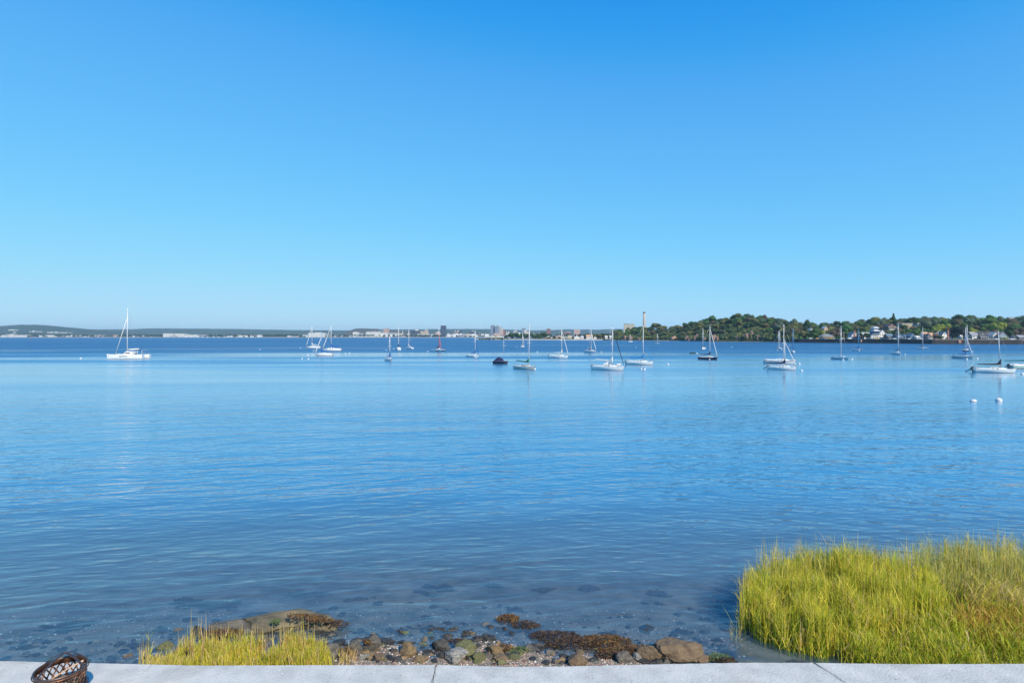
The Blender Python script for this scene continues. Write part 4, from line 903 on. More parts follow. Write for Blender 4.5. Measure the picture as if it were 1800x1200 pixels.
for i in range(4):
    for zz in (1.0, Z(586, hd_) - hb + .4):
        x = -17*k_ + i*1.9; mb = MB(); mb.box((x, -5.09, zz), (x+1.1, -5.01, zz+1.3)) if zz < 2 else mb.box((x+1, -4.59, zz), (x+2, -4.51, zz+1.2)); mb.build('window', glass, o)
house(1560, 1570.5, 586, 595.3, 'grey', 'blue', 'side', label='dark house with teal-blue roof right of the big white house', porch='pale')
house(1577, 1587.5, 585.5, 595.3, 'blue', 'dark', 'front', label='dark blue gabled house behind the parked cars', porch='white')
house(1591.5, 1596.5, 587.5, 595.3, 'white', 'pale', 'front', label='very narrow white gabled house between two blue ones', t=34)
house(1600, 1609.5, 585.3, 595.4, 'blue', 'blue', 'front', label='bright blue gabled house left of the peach-roofed ones')
house(1612, 1618, 590, 595.6, 'white', 'white', 'side', label='tiny white cottage right of the bright blue house', storeys=1)
house(1624, 1633, 583.2, 595.6, 'white', 'peach', 'side', label='white house with peach roof and shaded porch, left of its twin', t=30)
house(1629.5, 1637, 586.5, 595.7, 'grey', 'dark', 'front', label='dark small gable in front of the peach-roofed house', porch='white', t=18)
house(1636.5, 1644.3, 584.6, 595.8, 'peach', 'peach', 'side', label='peach house with peach tile roof beside the brown brick one', t=26)
house(1644.5, 1649, 585, 595.8, 'brown', 'peach', 'front', label='narrow brown brick gable end joined to the peach house', t=24)
house(1649.5, 1656, 584, 595.8, 'pale', 'grey', 'side', label='pale grey house behind the utility pole', t=38)
house(1656, 1665.5, 582.6, 596, 'white', 'blue', 'front', label='white house with blue gable and red brick chimney', chimney=1666.5, t=24)
house(1666, 1677, 582.4, 596, 'white', 'pale', 'side', label='white house with pale roof joined right of the brick chimney', t=28)
house(1703, 1711.5, 583.4, 596.2, 'white', 'white', 'flat', label='tall white flat-roofed house right of the large dark tree', t=30)
house(1709, 1721, 584.3, 596.3, 'white', 'grey', 'side', label='white house with grey roof in front of the flat-roofed one', t=24)
house(1722, 1734.5, 582.3, 596.4, 'grey', 'tan', 'front', label='dark grey gabled house with tan roof and porch, left of two alike', porch='white', t=24)
house(1733, 1746.5, 583, 596.4, 'grey', 'tan', 'front', label='dark grey gabled house with tan roof, right of two alike, white porch roof', porch='pale', t=32)
house(1745.5, 1756, 583.2, 596.5, 'white', 'pale', 'front', label='steep white gabled house between the dark grey pair and the blue-grey gable', t=26)
house(1756.5, 1769.5, 582.6, 596.8, 'bluegrey', 'tan', 'front', label='blue-grey gabled house with full-width white porch', porch='pale', t=22)
house(1769.5, 1776, 585.2, 596.8, 'white', 'tan', 'side', label='small white house tucked behind the blue-grey gable', t=36)
house(1783, 1790.5, 589, 597, 'bluegrey', 'dark', 'side', label='low blue-grey bungalow under dark trees at the right', storeys=1)
house(1791.5, 1803, 588.5, 597.2, 'grey', 'grey', 'side', label='low dark bungalow cut by the right edge', storeys=1)
HH = 'houses on the wooded slope'
house(1424, 1430.5, 576, 585, 'tan', 'pale', 'front', d=ds(1427)+110, label='pale gable showing between trees at the left of the slope', group=HH)
house(1449, 1455, 573, 583, 'peach', 'white', 'front', d=ds(1452)+120, label='tall thin pink house showing through trees above the shelter', group=HH)
house(1561, 1575.5, 568, 578.5, 'brown', 'dark', 'front', d=ds(1568)+130, label='large dark brown house with white-trimmed windows high on the slope', group=HH, porch='white')
house(1586, 1603.5, 568.2, 575.5, 'tan', 'white', 'flat', d=ds(1595)+165, label='tan house with bright flat white roof high on the slope', group=HH)
house(1613.5, 1626, 567.4, 572, 'pale', 'white', 'flat', d=ds(1620)+190, label='low house with long thin white roof highest on the slope', group=HH)
house(1776, 1786, 556.8, 563, 'white', 'grey', 'side', d=ds(1780)+285, label='white house on the hilltop at the far right', group=HH)
house(1690, 1700, 588, 596, 'white', 'white', 'side', label='small white house behind the large dark tree', t=44)
# beach houses at centre
MS = 'houses on the middle shore'
def mh(px0, px1, yt, yb, wall, roof, style, label, d=1180): house(px0, px1, yt, yb, wall, roof, style, d=d, label=label, group=MS)
mh(1009.5, 1020, 589.8, 596.4, 'white', 'white', 'front', 'white gabled beach house below the brown block')
mh(1021, 1026, 590.4, 596.4, 'white', 'pale', 'side', 'small white beach house between two larger ones')
mh(1031, 1042, 588.2, 596.2, 'white', 'peach', 'side', 'white beach house with reddish roof behind the two-masted cruiser')
mh(1044, 1049, 591, 596.2, 'white', 'pale', 'front', 'tiny white cottage right of the reddish-roofed house')
mh(1064, 1068, 590, 594, 'white', 'white', 'side', 'white cottage among trees left of the wooded headland')
mh(1072, 1075, 589.6, 594, 'white', 'white', 'side', 'white cottage at the foot of the headland trees', 1100)

# far seawall, outfalls, poles, cars
wallm = pmat('dark stained stone wall', (.045, .04, .038), .9, var=.5, vscale=.4, bump=.2, bscale=1.2, col2=(.018, .017, .018)); capm = pmat('pale coping stone', (.36, .30, .25), .9, var=.2, vscale=.4)
fw = empty('stone_seawall', (X(1400, 690), 690, 0)); tag(fw, 'long dark stone seawall along the right shore below the houses', 'wall')
rp = list(range(1392, 1820, 6)) + [1900, 2100, 2500]
def wp(px, dd, z): return (X(px, ds(px)+dd) - X(1400, 690), ds(px) + dd - 690, z)
mb = MB(); mb.grid([[wp(px, dd, z) for px in rp] for dd, z in ((-1.6, -1), (-1.2, 1.4), (-.6, 4.3), (.6, 4.3), (.7, 0))], smooth=False); mb.build('wall_face', wallm, fw)
mb = MB(); mb.grid([[wp(px, dd, z) for px in rp] for dd, z in ((-.9, 4.303), (-.9, 4.85), (.8, 4.85), (.8, 4.303))], smooth=False); mb.build('coping', capm, fw)
rust = pmat('rusty concrete outfall', (.50, .28, .18), .9, var=.3)
for px, lb in ((1513, 'rusty square outfall on the seawall below the brick chimney house'), (1684.5, 'rusty square outfall on the seawall below the large dark tree')):
    d = ds(px); o = empty('outfall', (X(px, d), d - 1.3, 0)); tag(o, lb, 'outfall')
    mb = MB(); mb.box((-1.2, -.8, 1.2), (1.2, .4, 3.9)); mb.build('box', rust, o); mb = MB(); mb.lathe([(.55, 0), (.55, .06), (.45, .06)], 12); q = mb.build('pipe_mouth', wallm, o, (0, -.81, 2.2)); q.rotation_euler = (PI/2, 0, 0)
polem = pmat('weathered pole wood', (.42, .36, .30), .9)
for px, yt, lb in ((1449.5, 578, 'above the park shelter'), (1483.5, 583, 'left of the brick chimney house'), (1516, 583.5, 'left one of two before the long pale roof'), (1522.5, 582.2, 'right one of two before the long pale roof'), (1649.3, 580.5, 'between the brown gable and the blue gable'), (1690.5, 588, 'right of the large dark tree')):
    d = ds(px) + 12; o = empty('utility_pole', (X(px, d), d, 4.2)); tag(o, 'pale utility pole ' + lb, 'pole', 'utility poles on the shore road')
    h_ = Z(yt, d) - 4.2; mb = MB(); mb.tube([(0, 0, 0), (0, 0, h_)], [.28, .2], 6); mb.build('pole', polem, o); mb = MB(); mb.box((-1.1, -.08, h_-.9), (1.1, .08, h_-.7)); mb.build('crossarm', polem, o)
CARC = {'white': pmat('white car paint', (.75, .75, .75), .3), 'yellow': pmat('yellow car paint', (.70, .42, .03), .35), 'dark': pmat('dark car paint', (.03, .035, .05), .3), 'silver': pmat('silver car paint', (.40, .42, .45), .3, .3), 'red': pmat('red car paint', (.4, .03, .03), .3)}
tyre = pmat('tyre rubber', (.02, .02, .02), .9)
def car(px, col, lb, t=14, s=1.0):
    d = ds(px) + t; o = empty('parked_car', (X(px, d), d, 4.3)); o.scale = (s, s, s); tag(o, f'{col} parked car {lb}', 'car', 'cars parked along the shore road')
    pr = [(-2.2, .35), (-2.25, .8), (-1.9, .98), (-1.35, 1.02), (-.8, 1.45), (.55, 1.47), (1.2, 1.0), (2.0, .88), (2.25, .65), (2.2, .35)]
    mb = MB(); vs = [(x, -.88, z) for x, z in pr] + [(x, .88, z) for x, z in pr]; n_ = len(pr)
    mb.add(vs, [tuple(range(n_)), tuple(range(2*n_-1, n_-1, -1))] + [(i, i+n_, (i+1) % n_+n_, (i+1) % n_) for i in range(n_)]); mb.build('body', CARC[col], o)
    mb = MB(); mb.add([(-1.15, -.89, 1.06), (.95, -.89, 1.06), (.5, -.885, 1.38), (-.75, -.885, 1.38)], [(0, 1, 2, 3)]); mb.build('side_window', glass, o)
    for x in (-1.4, 1.4):
        for y in (-.8, .8): mb = MB(); mb.lathe([(.0, -.11), (.33, -.1), (.33, .1), (0, .11)], 12); w_ = mb.build('wheel', tyre, o, (x, y, .33)); w_.rotation_euler = (PI/2, 0, 0)
for a in ((1425, 'white', 'at the left end of the shore road'), (1436.5, 'yellow', 'under the trees left of the shelter'), (1459.5, 'yellow', 'in front of the park shelter'), (1480.5, 'white', 'left of the utility pole by the beached boat'), (1534, 'silver', 'in front of the big white house'),
          (1541.5, 'yellow', 'in front of the big white house'), (1572.5, 'white', 'right of the teal-roofed house'), (1583.5, 'dark', 'in front of the dark blue house'), (1599, 'white', 'before the bright blue house'), (1605.5, 'dark', 'before the bright blue house'), (1618.5, 'white', 'right of the tiny white cottage'),
          (1654, 'dark', 'below the pale grey house'), (1702, 'silver', 'right of the large dark tree'), (1716, 'dark', 'before the grey-roofed white house'), (1738, 'silver', 'before the two dark grey houses'), (1752, 'white', 'before the steep white gable'), (1779, 'white', 'near the low blue-grey bungalow')): car(*a)
d = ds(1493) + 8; o = empty('beached_boat', (X(1493.5, d), d, 4.7), R(10)); tag(o, 'small white boat drawn up on the shore beside the brick chimney house', 'boat'); mb, mats, dk, sp = hull_mesh(5.2, 1.9, .9, white); mb.build('hull', mats, o); dk.build('deck', deckm, o); mb = MB(); mb.box((-.6, -.5, .9), (.8, .5, 1.5), top=(.7, .8)); mb.build('cabin', white, o)
# marina boats on the far left shore
rb = random.Random(8)
spots = ['first', 'second', 'third', 'fourth', 'fifth', 'sixth', 'seventh', 'eighth', 'ninth', 'tenth', 'eleventh', 'twelfth', 'thirteenth', 'fourteenth']
for i in range(14):
    px = 328 + i*9.7 + rb.uniform(-2, 2); d = 3120 + rb.uniform(-30, 40); L = rb.uniform(10, 17); o = empty('marina_boat', (X(px, d), d, 0), rb.uniform(-.4, .4)); tag(o, f'white boat at the far marina, {spots[i]} from its left end', 'boat', 'boats at the far marina')
    mb, mats, dk, sp = hull_mesh(L, 4, 1.7, white); mb.build('hull', mats, o); mb = MB(); mb.box((-L*.25, -1.6, 1.7), (L*.15, 1.6, 4.2), top=(.7, .8)); mb.build('cabin', white, o)
    if i % 2: mb = MB(); mb.tube([(0, 0, 1.5), (0, 0, 17 + i % 5)], .35, 5); mb.build('mast', alum, o)
d = 6100; o = empty('hilltop_tower', (X(53, d), d, Z(573, d))); tag(o, 'tiny mast and white hall on top of the far left hill', 'tower')
mb = MB(); mb.tube([(-10, 0, 0), (-10, 0, 30)], [2.2, 1.2], 6); mb.build('mast', dark_roof, o); mb = MB(); mb.box((-14, 3, -4), (22, 20, 6)); mb.build('hall', fac('white'), o)
mb = MB(); mb.lathe([(10, 6.01), (9, 12), (0, 16)], 10, (12, 11)); mb.build('dome', dark_roof, o)

#SECTION trees
def leafmat(name, col, hue=.17):
    m = bpy.data.materials.new(name); m.use_nodes = True; n = m.node_tree.nodes; l = m.node_tree.links; p = n['Principled BSDF']
    g = n.new('ShaderNodeNewGeometry'); hs = n.new('ShaderNodeHueSaturation'); hs.inputs['Color'].default_value = (*col, 1)
    mr = n.new('ShaderNodeMapRange'); mr.inputs[3].default_value = 1 - hue*1.6; mr.inputs[4].default_value = 1 + hue*1.6
    l.new(g.outputs['Random Per Island'], mr.inputs[0]); l.new(mr.outputs[0], hs.inputs['Value'])
    oi = n.new('ShaderNodeObjectInfo'); m2 = n.new('ShaderNodeMapRange'); m2.inputs[3].default_value = .49; m2.inputs[4].default_value = .525
    l.new(oi.outputs['Random'], m2.inputs[0]); l.new(m2.outputs[0], hs.inputs['Hue'])
    l.new(hs.outputs[0], p.inputs['Base Color']); p.inputs['Roughness'].default_value = .7; p.inputs['Specular IOR Level'].default_value = .25
    tr = n.new('ShaderNodeBsdfTranslucent'); l.new(hs.outputs[0], tr.inputs[0]); mx = n.new('ShaderNodeMixShader'); mx.inputs[0].default_value = .35
    l.new(p.outputs[0], mx.inputs[1]); l.new(tr.outputs[0], mx.inputs[2]); l.new(mx.outputs[0], n['Material Output'].inputs[0])
    return m
LEAF = {'dark green': leafmat('dark green leaves', (0.055, 0.105, 0.036)), 'green': leafmat('mid green leaves', (0.101, 0.192, 0.050)), 'olive': leafmat('olive leaves', (0.192, 0.200, 0.064)),
        'brown': leafmat('autumn brown leaves', (0.175, 0.140, 0.084)), 'yellow-green': leafmat('yellow-green leaves', (0.309, 0.346, 0.064)), 'grey-green': leafmat('grey-green leaves', (0.137, 0.192, 0.119)), 'blackish': leafmat('blackish purple leaves', (0.025, 0.034, 0.028))}
barkm = pmat('bark', (.10, .08, .06), .95, var=.3)
def crown_mesh(seed, kind='round', nl=11, leaves=1500):
    r = random.Random(seed); mb = MB(); lobes = []
    for i in range(nl):
        if kind == 'conifer': t = i/(nl-1); a = r.uniform(0, 6.28); R_ = .38*(1 - t)**.8; lobes.append((Vector((R_*.5*math.cos(a), R_*.5*math.sin(a), -.45 + 1.0*t)), .10 + .24*(1 - t)))
        else:
            a = r.uniform(0, 6.28); b = r.uniform(-.5, 1); q = r.uniform(.15, .34)
            lobes.append((Vector((math.cos(a)*math.sqrt(1-b*b*.8)*.30, math.sin(a)*math.sqrt(1-b*b*.8)*.30, b*.32)), q))
    iv, if_ = ico(2)
    tot = sum(q*q for _, q in lobes)
    for c, q in lobes:
        mb.add([c + v*q*.80*(1 + .25*noise.noise(v*2 + c*7)) for v in iv], if_, 0)
        for k in range(int(leaves*q*q/tot)):
            v = Vector((r.gauss(0, 1), r.gauss(0, 1), r.gauss(0, 1))).normalized()
            if v.z < -.6: continue
            p = c + v*q*r.uniform(.78, 1.10)*(1 + .25*noise.noise(v*2 + c*7)); s = r.uniform(.022, .05)
            nn = (v + Vector((r.gauss(0, .45), r.gauss(0, .45), r.gauss(0, .45)))).normalized()
            u = nn.cross(Vector((0, 0, 1)) if abs(nn.z) < .9 else Vector((1, 0, 0))).normalized(); w = nn.cross(u)
            th = r.uniform(0, 6.28); u, w = u*math.cos(th) + w*math.sin(th), w*math.cos(th) - u*math.sin(th)
            mb.add([p + u*s, p + w*s*.7, p - u*s, p - w*s*.7], [(0, 1, 2, 3)], 0)
    return mb
CM = {}
for k_, col in enumerate(LEAF):
    CM[col] = [crown_mesh(k_*10 + i, 'round', 9 + i*2, 1300).mesh('crown', LEAF[col]) for i in range(3)]
CONI = crown_mesh(99, 'conifer', 14, 1500).mesh('crown', LEAF['dark green'])
TM = []
for i in range(3):
    mb = MB(); mb.tube([(0, 0, -.15), (.0, 0, .2), (.02*i, .01, .55)], [.035, .026, .014], 7)
    for a in (0, 2.1, 4.2): mb.tube([(0, 0, .25 + .03*i), (.12*math.cos(a+i), .12*math.sin(a+i), .45), (.2*math.cos(a+i), .2*math.sin(a+i), .62)], [.014, .010, .005], 5)
    TM.append(mb.mesh('trunk', barkm))
NT = [0]
rt = random.Random(77)
def tree(px, d, zb, H, W, col, label, group, coni=False, name='tree'):
    NT[0] += 1
    o = empty(name, (X(px, d), d, zb), rt.uniform(0, 6.28)); tag(o, label, 'tree', group)
    t = bpy.data.objects.new('trunk', TM[NT[0] % 3]); COL.objects.link(t); t.parent = o; t.scale = (H, H, H)
    c = bpy.data.objects.new('crown', CONI if coni else rt.choice(CM[col])); COL.objects.link(c); c.parent = o
    ch = H*.80; c.location = (0, 0, H - ch*.5); c.scale = (W*1.15, W*1.15, ch*1.08) if not coni else (W*1.4, W*1.4, H*.95)
    if coni: c.location = (0, 0, H*.5)
    return o
def where(px):
    for a, b in ((1100, 'at the low left end of the headland'), (1145, 'below the power station and stack'), (1200, 'on the headland above the small sandy beach'), (1245, 'on the left shoulder of the headland hill'), (1290, 'above the dark cliff face'),
                 (1345, 'on the crown of the headland hill'), (1390, 'on the right shoulder of the headland hill'), (1440, 'where the headland meets the shore road'), (1500, 'around the park shelter'), (1545, 'behind the brick chimney house'),
                 (1600, 'behind the big turreted white house'), (1655, 'behind the peach-roofed houses'), (1705, 'behind the blue-gabled white house'), (1760, 'behind the two dark grey gables'), (2000, 'above the far right bungalows')):
        if px < a: return b
    return ''
def size_word(W): return 'small' if W < 8.5 else ('broad' if W > 11.5 else 'mid-sized')
def rowtrees(p0, p1, step, t, cols, band, H=(10, 14), W=(8, 13), jt=8, skip=()):
    px = p0
    while px < p1:
        q = px + rt.uniform(-step*.35, step*.35); tt = t + rt.uniform(-jt, jt); dd = ds(q) + tt
        px += step*rt.uniform(.85, 1.15)
        if any(a < q < b for a, b in skip): continue
        col = rt.choice(cols); w = rt.uniform(*W); h = rt.uniform(*H)
        wh = where(q); lb = f'{size_word(w)} {col} tree {wh}, {band}'
        tree(q, dd, gz(q, dd) - .5, h, w, col, lb, 'trees on the headland' if q < 1395 else 'trees behind the right shore')
mixd = ['dark green', 'green', 'olive', 'brown', 'grey-green', 'dark green', 'olive']
rowtrees(1082, 1395, 10.5, 142, mixd, 'skyline row', (9.5, 15), (9, 14))
rowtrees(1080, 1395, 11, 98, mixd, 'upper row', (9, 13), (9, 13))
rowtrees(1080, 1395, 11.5, 60, mixd + ['brown'], 'middle row', (8, 12), (8, 12))
rowtrees(1078, 1395, 12.5, 28, ['dark green', 'green', 'olive', 'blackish'], 'lower row', (5, 9), (7, 10), skip=((1180, 1190), (1228, 1240), (1305, 1342)))
rowtrees(1082, 1200, 12, 10, ['yellow-green', 'green', 'olive'], 'low at the waterside', (3.5, 6), (6, 9), 3, skip=((1178, 1200),))
rowtrees(1392, 1830, 11, 250, ['grey-green', 'green', 'grey-green', 'olive', 'dark green'], 'skyline row', (10, 15), (10, 14))
rowtrees(1392, 1830, 12, 190, ['green', 'brown', 'olive', 'grey-green', 'dark green'], 'upper row', (9, 13), (9, 13), skip=((1585, 1604),))
rowtrees(1392, 1830, 12, 140, ['green', 'brown', 'olive', 'yellow-green', 'dark green'], 'middle row', (8, 12), (8, 12), skip=((1558, 1578),))
rowtrees(1392, 1830, 12.5, 95, ['dark green', 'green', 'olive', 'brown'], 'lower row', (8, 11), (8, 11), skip=((1422, 1432),))
rowtrees(1398, 1830, 14, 62, ['dark green', 'green', 'olive', 'dark green'], 'just behind the houses', (7, 9.5), (7, 10), 5, skip=((1555, 1575),))
# individual shore trees seen by themselves
for px, yt, w, t, col, lb in ((1412, 582, 9, 30, 'olive', 'olive tree by the road at the headland foot'), (1432, 578, 12, 36, 'green', 'bushy green tree left of the park shelter'), (1445, 580, 9, 40, 'yellow-green', 'light green tree touching the park shelter'),
                            (1470, 577, 13, 40, 'brown', 'dark spreading tree right of the park shelter'), (1488, 571, 13, 45, 'green', 'tall rich green tree left of the brick chimney house'), (1512, 584, 7, 20, 'dark green', 'small dark tree right of the brick chimney house'), (1524, 585, 7, 14, 'dark green', 'dark bush between the two utility poles'),
                            (1593, 583, 8, 42, 'olive', 'olive tree behind the narrow white house'), (1612, 578, 9, 40, 'green', 'green tree above the tiny white cottage'), (1651, 589, 7, 12, 'dark green', 'dark round bush in front of the pale grey house'),
                            (1684, 572, 13, 26, 'blackish', 'very dark purple-green tree, largest on the shore'), (1693, 576, 10, 34, 'blackish', 'second very dark tree right of the largest'), (1678, 585, 9, 18, 'blackish', 'low blackish tree left of the largest dark one'),
                            (1708, 576, 8, 55, 'yellow-green', 'bright yellow-green tree above the flat-roofed white house'), (1766, 592.5, 5, 8, 'yellow-green', 'yellow-green shrub in front of the blue-grey gable'), (1755, 566, 15, 120, 'yellow-green', 'large yellow-leaved tree on the slope at right'),
                            (1779, 572, 13, 52, 'dark green', 'large dark tree above the low bungalow'), (1793, 577, 12, 42, 'brown', 'brownish tree above the rightmost bungalow'), (1774, 580, 9, 38, 'dark green', 'dark tree right of the blue-grey gable')):
    d = ds(px) + t; zb = gz(px, d); tree(px, d, zb - .3, max(2.5, Z(yt, d) - zb), w*.95, col, lb, 'shore trees')
d = ds(1570.5) + 215; tree(1570.5, d, gz(1570.5, d), Z(552.5, d) - gz(1570.5, d), 7.5, 'dark green', 'tall dark pointed conifer on the skyline above the big white house', 'skyline conifers', True)
d = ds(1418) + 120; tree(1418, d, gz(1418, d), Z(563, d) - gz(1418, d), 8, 'dark green', 'flat-topped dark pine where the headland dips', 'skyline conifers')
# trees on the sand spit
SP = [('dark green', 892, 588.5, 11), ('dark green', 899, 586, 13), ('dark green', 906, 585, 13), ('green', 913, 588, 10), ('dark green', 919, 586.5, 11), ('dark green', 925, 587.5, 10), ('dark green', 934, 585.2, 9), ('green', 940, 589, 10), ('dark green', 945.5, 586.2, 8), ('green', 950, 590, 9),
      ('dark green', 955, 584.8, 12), ('dark green', 959.5, 587.5, 9), ('olive', 966, 591.5, 8), ('dark green', 974, 591, 7), ('olive', 983, 592, 6), ('olive', 868, 593.5, 7), ('olive', 876, 593.5, 7), ('olive', 884, 593, 8), ('dark green', 1028, 588, 10), ('dark green', 1040, 587, 11),
      ('olive', 1052, 587, 12), ('dark green', 1058, 586, 12), ('brown', 1064, 587, 10), ('dark green', 1070, 586.5, 10), ('green', 1076, 588, 9), ('dark green', 1019, 590, 7), ('olive', 1036, 586.5, 9), ('olive', 1047, 588, 9)]
for i, (c, px, yt, w) in enumerate(SP):
    d = 1260 if px < 1010 else 1210
    near = ('at the left tip of the spit' if px < 887 else 'behind the tall green-covered mast' if px < 930 else 'in the middle of the spit' if px < 962 else 'beside the spit boathouses' if px < 990 else 'around the middle shore houses' if px < 1050 else 'left of the wooded headland')
    lb = f'{"tall" if yt < 587 else "low"} {c} tree {near}'
    tree(px, d, 1.2, Z(yt, d) - 1.2, w*1.15, c, lb, 'trees on the middle shore')
# far woods kilometres away: masses nobody could count
def woods(px0, px1, yt, d, dens, name, s=(7, 13), m='far woodland', col=(.035, .055, .028), zb=2, prof=None):
    r = random.Random(int(px0) + 7); iv, if_ = ico(1); mb = MB(); W = (px1 - px0)*d/F
    for i in range(int(W/dens)):
        px = r.uniform(px0, px1); q = r.uniform(*s)*.5; dd = d + r.uniform(-40, 60); top = Z(tab(prof, px) if prof else yt + r.uniform(-.7, .9), dd)
        c = Vector((X(px, dd), dd, max(q*.6, top - q)))
        mb.add([c + Vector((v.x*q*1.2, v.y*q, v.z*q))*(1 + .3*noise.noise(v*1.7 + c*.05)) for v in iv], if_, 0)
        if top - q*1.6 > zb: mb.add([Vector((c.x, c.y, (zb + top)/2 - q*.6)) + Vector((v.x*q, v.y*q, v.z*(top - zb)*.5)) for v in iv], if_, 0)
    tag(mb.build(name, pmat(m, col, .95, var=.35, vscale=.03, spec=.1, island=.35)), kind='stuff')
woods(-120, 100, 586.2, 3750, 5, 'far_woods'); woods(100, 300, 587.6, 3750, 5, 'far_woods'); woods(48, 108, 588.6, 3560, 5, 'far_woods'); woods(348, 535, 587.2, 3560, 4, 'far_woods', col=(.035, .055, .028)); woods(395, 535, 588.4, 3420, 6, 'far_woods')
woods(565, 700, 588.2, 3650, 4, 'far_woods'); woods(700, 850, 588.6, 3550, 7, 'far_woods'); woods(715, 776, 588.4, 3380, 4, 'far_woods', s=(9, 15)); woods(795, 870, 589, 3380, 9, 'far_woods', s=(9, 14)); woods(895, 1090, 586.5, 2600, 5, 'far_woods', s=(8, 13))
woods(842, 1010, 594.4, 1235, 2.2, 'spit_scrub', s=(3, 6), m='spit scrub', col=(.085, .09, .035), zb=1); woods(1005, 1090, 592.2, 1250, 2.0, 'spit_scrub', s=(4, 7), m='spit scrub')

def brush(p0, p1, t0, t1, n_, s, name, m, seed):
    r = random.Random(seed); iv, if_ = ico(1); mb = MB()
    for i in range(n_):
        px = r.uniform(p0, p1); t = r.uniform(t0, t1); d = ds(px) + t; q = r.uniform(*s); c = Vector((X(px, d), d, gz(px, d) + q*.35)); ph = r.uniform(0, 99)
        mb.add([c + Vector((v.x*q, v.y*q, v.z*q*.8))*(1 + .35*noise.noise(v*1.8 + Vector((ph, 0, 0)))) for v in iv], if_, 0)
        for k in range(10):
            v = Vector((r.gauss(0, 1), r.gauss(0, 1), abs(r.gauss(0, 1)))).normalized(); p = c + v*q*r.uniform(.8, 1.15); u = v.cross(Vector((.3, .2, 1))).normalized()*q*.3; w = v.cross(u).normalized()*q*.25
            mb.add([p + u, p + w, p - u, p - w], [(0, 1, 2, 3)], 0)
    tag(mb.build(name, m), kind='stuff')
brush(1078, 1398, 6, 130, 1500, (1.6, 3.6), 'headland_brush', LEAF['olive'], 1); brush(1078, 1398, 4, 120, 900, (1.6, 3.8), 'headland_brush', LEAF['dark green'], 2); brush(1385, 1830, 55, 240, 1300, (1.6, 3.4), 'hillside_brush', LEAF['green'], 3)
brush(1078, 1398, 20, 125, 350, (1.6, 3.2), 'headland_brush', LEAF['grey-green'], 4)
for a, b in ((48, 67), (74, 84), (98, 112), (126, 142), (158, 170), (184, 200), (205, 232), (240, 262), (268, 286), (362, 372), (384, 398), (408, 414), (425, 431), (446, 452), (460, 505), (526, 542), (571, 584), (592, 612)):
    woods(a, b, 589.6, 3285, 6, 'far_woods', s=(7, 12))
# cliff rocks on the headland
def rock_mesh(seed, sub=3, cuts=9, rough=.10):
    r = random.Random(seed); iv, if_ = ico(sub); pl = []
    for i in range(cuts):
        n_ = Vector((r.gauss(0, 1), r.gauss(0, 1), r.gauss(0, .8))).normalized(); pl.append((n_, r.uniform(.46, .80)))
    out = []
    for v in iv:
        p = v.copy()
        for n_, k in pl:
            e = p.dot(n_) - k
            if e > 0: p -= n_*e*.97
        p *= 1 + rough*noise.noise(p*2.2 + Vector((seed, 0, 0))) + rough*.45*noise.noise(p*6 + Vector((seed, 3, 0))) + rough*.22*noise.noise(p*15 + Vector((seed, 9, 0))) - (max(0, .10 - abs(noise.noise(p*2.6 + Vector((0, seed, 0)))))*.5 if sub > 3 else 0); out.append(p)
    mb = MB(); mb.add(out, if_, 0, False); return mb
cliffr = pmat('pinkish brown cliff rock', (.30, .19, .15), .9, var=.5, vscale=.35, bump=.6, bscale=.5, col2=(.12, .08, .065))
dirt = pmat('bare reddish earth', (.38, .23, .16), .95, var=.3, vscale=.2)
for i, (px, yb, w, h, t, lb) in enumerate(((1207, 600, 9, 9, 4, 'low pink rock outcrop at the foot of the headland, left end'), (1213, 600, 8, 8, 5, 'low pink rock outcrop second from the left'), (1226, 600, 12, 11, 8, 'rounded brown outcrop left of the pair of sailboats'), (1240, 600, 9, 9, 6, 'pink outcrop behind the masts of the navy boat pair'),
        (1254, 600, 12, 11, 6, 'pinkish outcrop right of the navy boat masts'), (1262, 600, 7, 8, 5, 'small pink outcrop at the edge of the shaded cliff'), (1296, 600.5, 9, 9, 5, 'narrow brown outcrop under the shaded cliff'), (1312, 600.5, 12, 13, 8, 'tall split cliff outcrop, left one of three'),
        (1322, 600.5, 11, 16, 12, 'tall split cliff outcrop, middle one of three'), (1335, 600.5, 12, 15, 8, 'tall split cliff outcrop, right one of three'), (1342, 600.5, 7, 9, 5, 'low outcrop right of the tall cliff rocks'), (1098, 598, 8, 8, 5, 'low pink rocks at the left end of the headland'), (1109, 598, 8, 7, 4, 'low pink rocks right of the tiny anchored boat'), (1124, 598.5, 7, 5, 4, 'small rocks below the smokestack'))):
    d = ds(px) + t; k = d/F; o = rock_mesh(300 + i, 3, 11, .22).build('cliff_outcrop', cliffr, None, (X(px, d), d, h*k*.25)); o.scale = (w*k*.62, w*k*.55, h*k*.95); tag(o, lb, 'rock', 'cliff outcrops of the headland')
for px, w, lb in ((1320, 14, 'bare pale earth scar above the tall cliff rocks'),):
    d = ds(px) + 48; o = rock_mesh(350, 3, 8, .15).build('earth_scar', dirt, None, (X(px, d), d, gz(px, d) - 1.5)); o.scale = (w*.45, 5, 4.5); tag(o, lb, 'rock')
mb = MB(); mb.grid([[(X(px, ds(px)+t), ds(px)+t, z + .5*noise.noise((px*.2, t, 1))) for px in range(1150, 1196, 3)] for t, z in ((-3, -.4), (2, .9), (9, 1.6), (16, 3.4))], 0)
tag(mb.build('sandy_beach', sand), kind='structure')
mb = MB(); mb.grid([[(X(px, ds(px)+t), ds(px)+t, z) for px in range(1076, 1400, 6)] for t, z in ((-3, -.4), (2, .75), (5, 1.5))], 0)
tag(mb.build('shingle_beach', pmat('shingle', (.27, .22, .18), .95, var=.4, vscale=.3)), kind='structure')
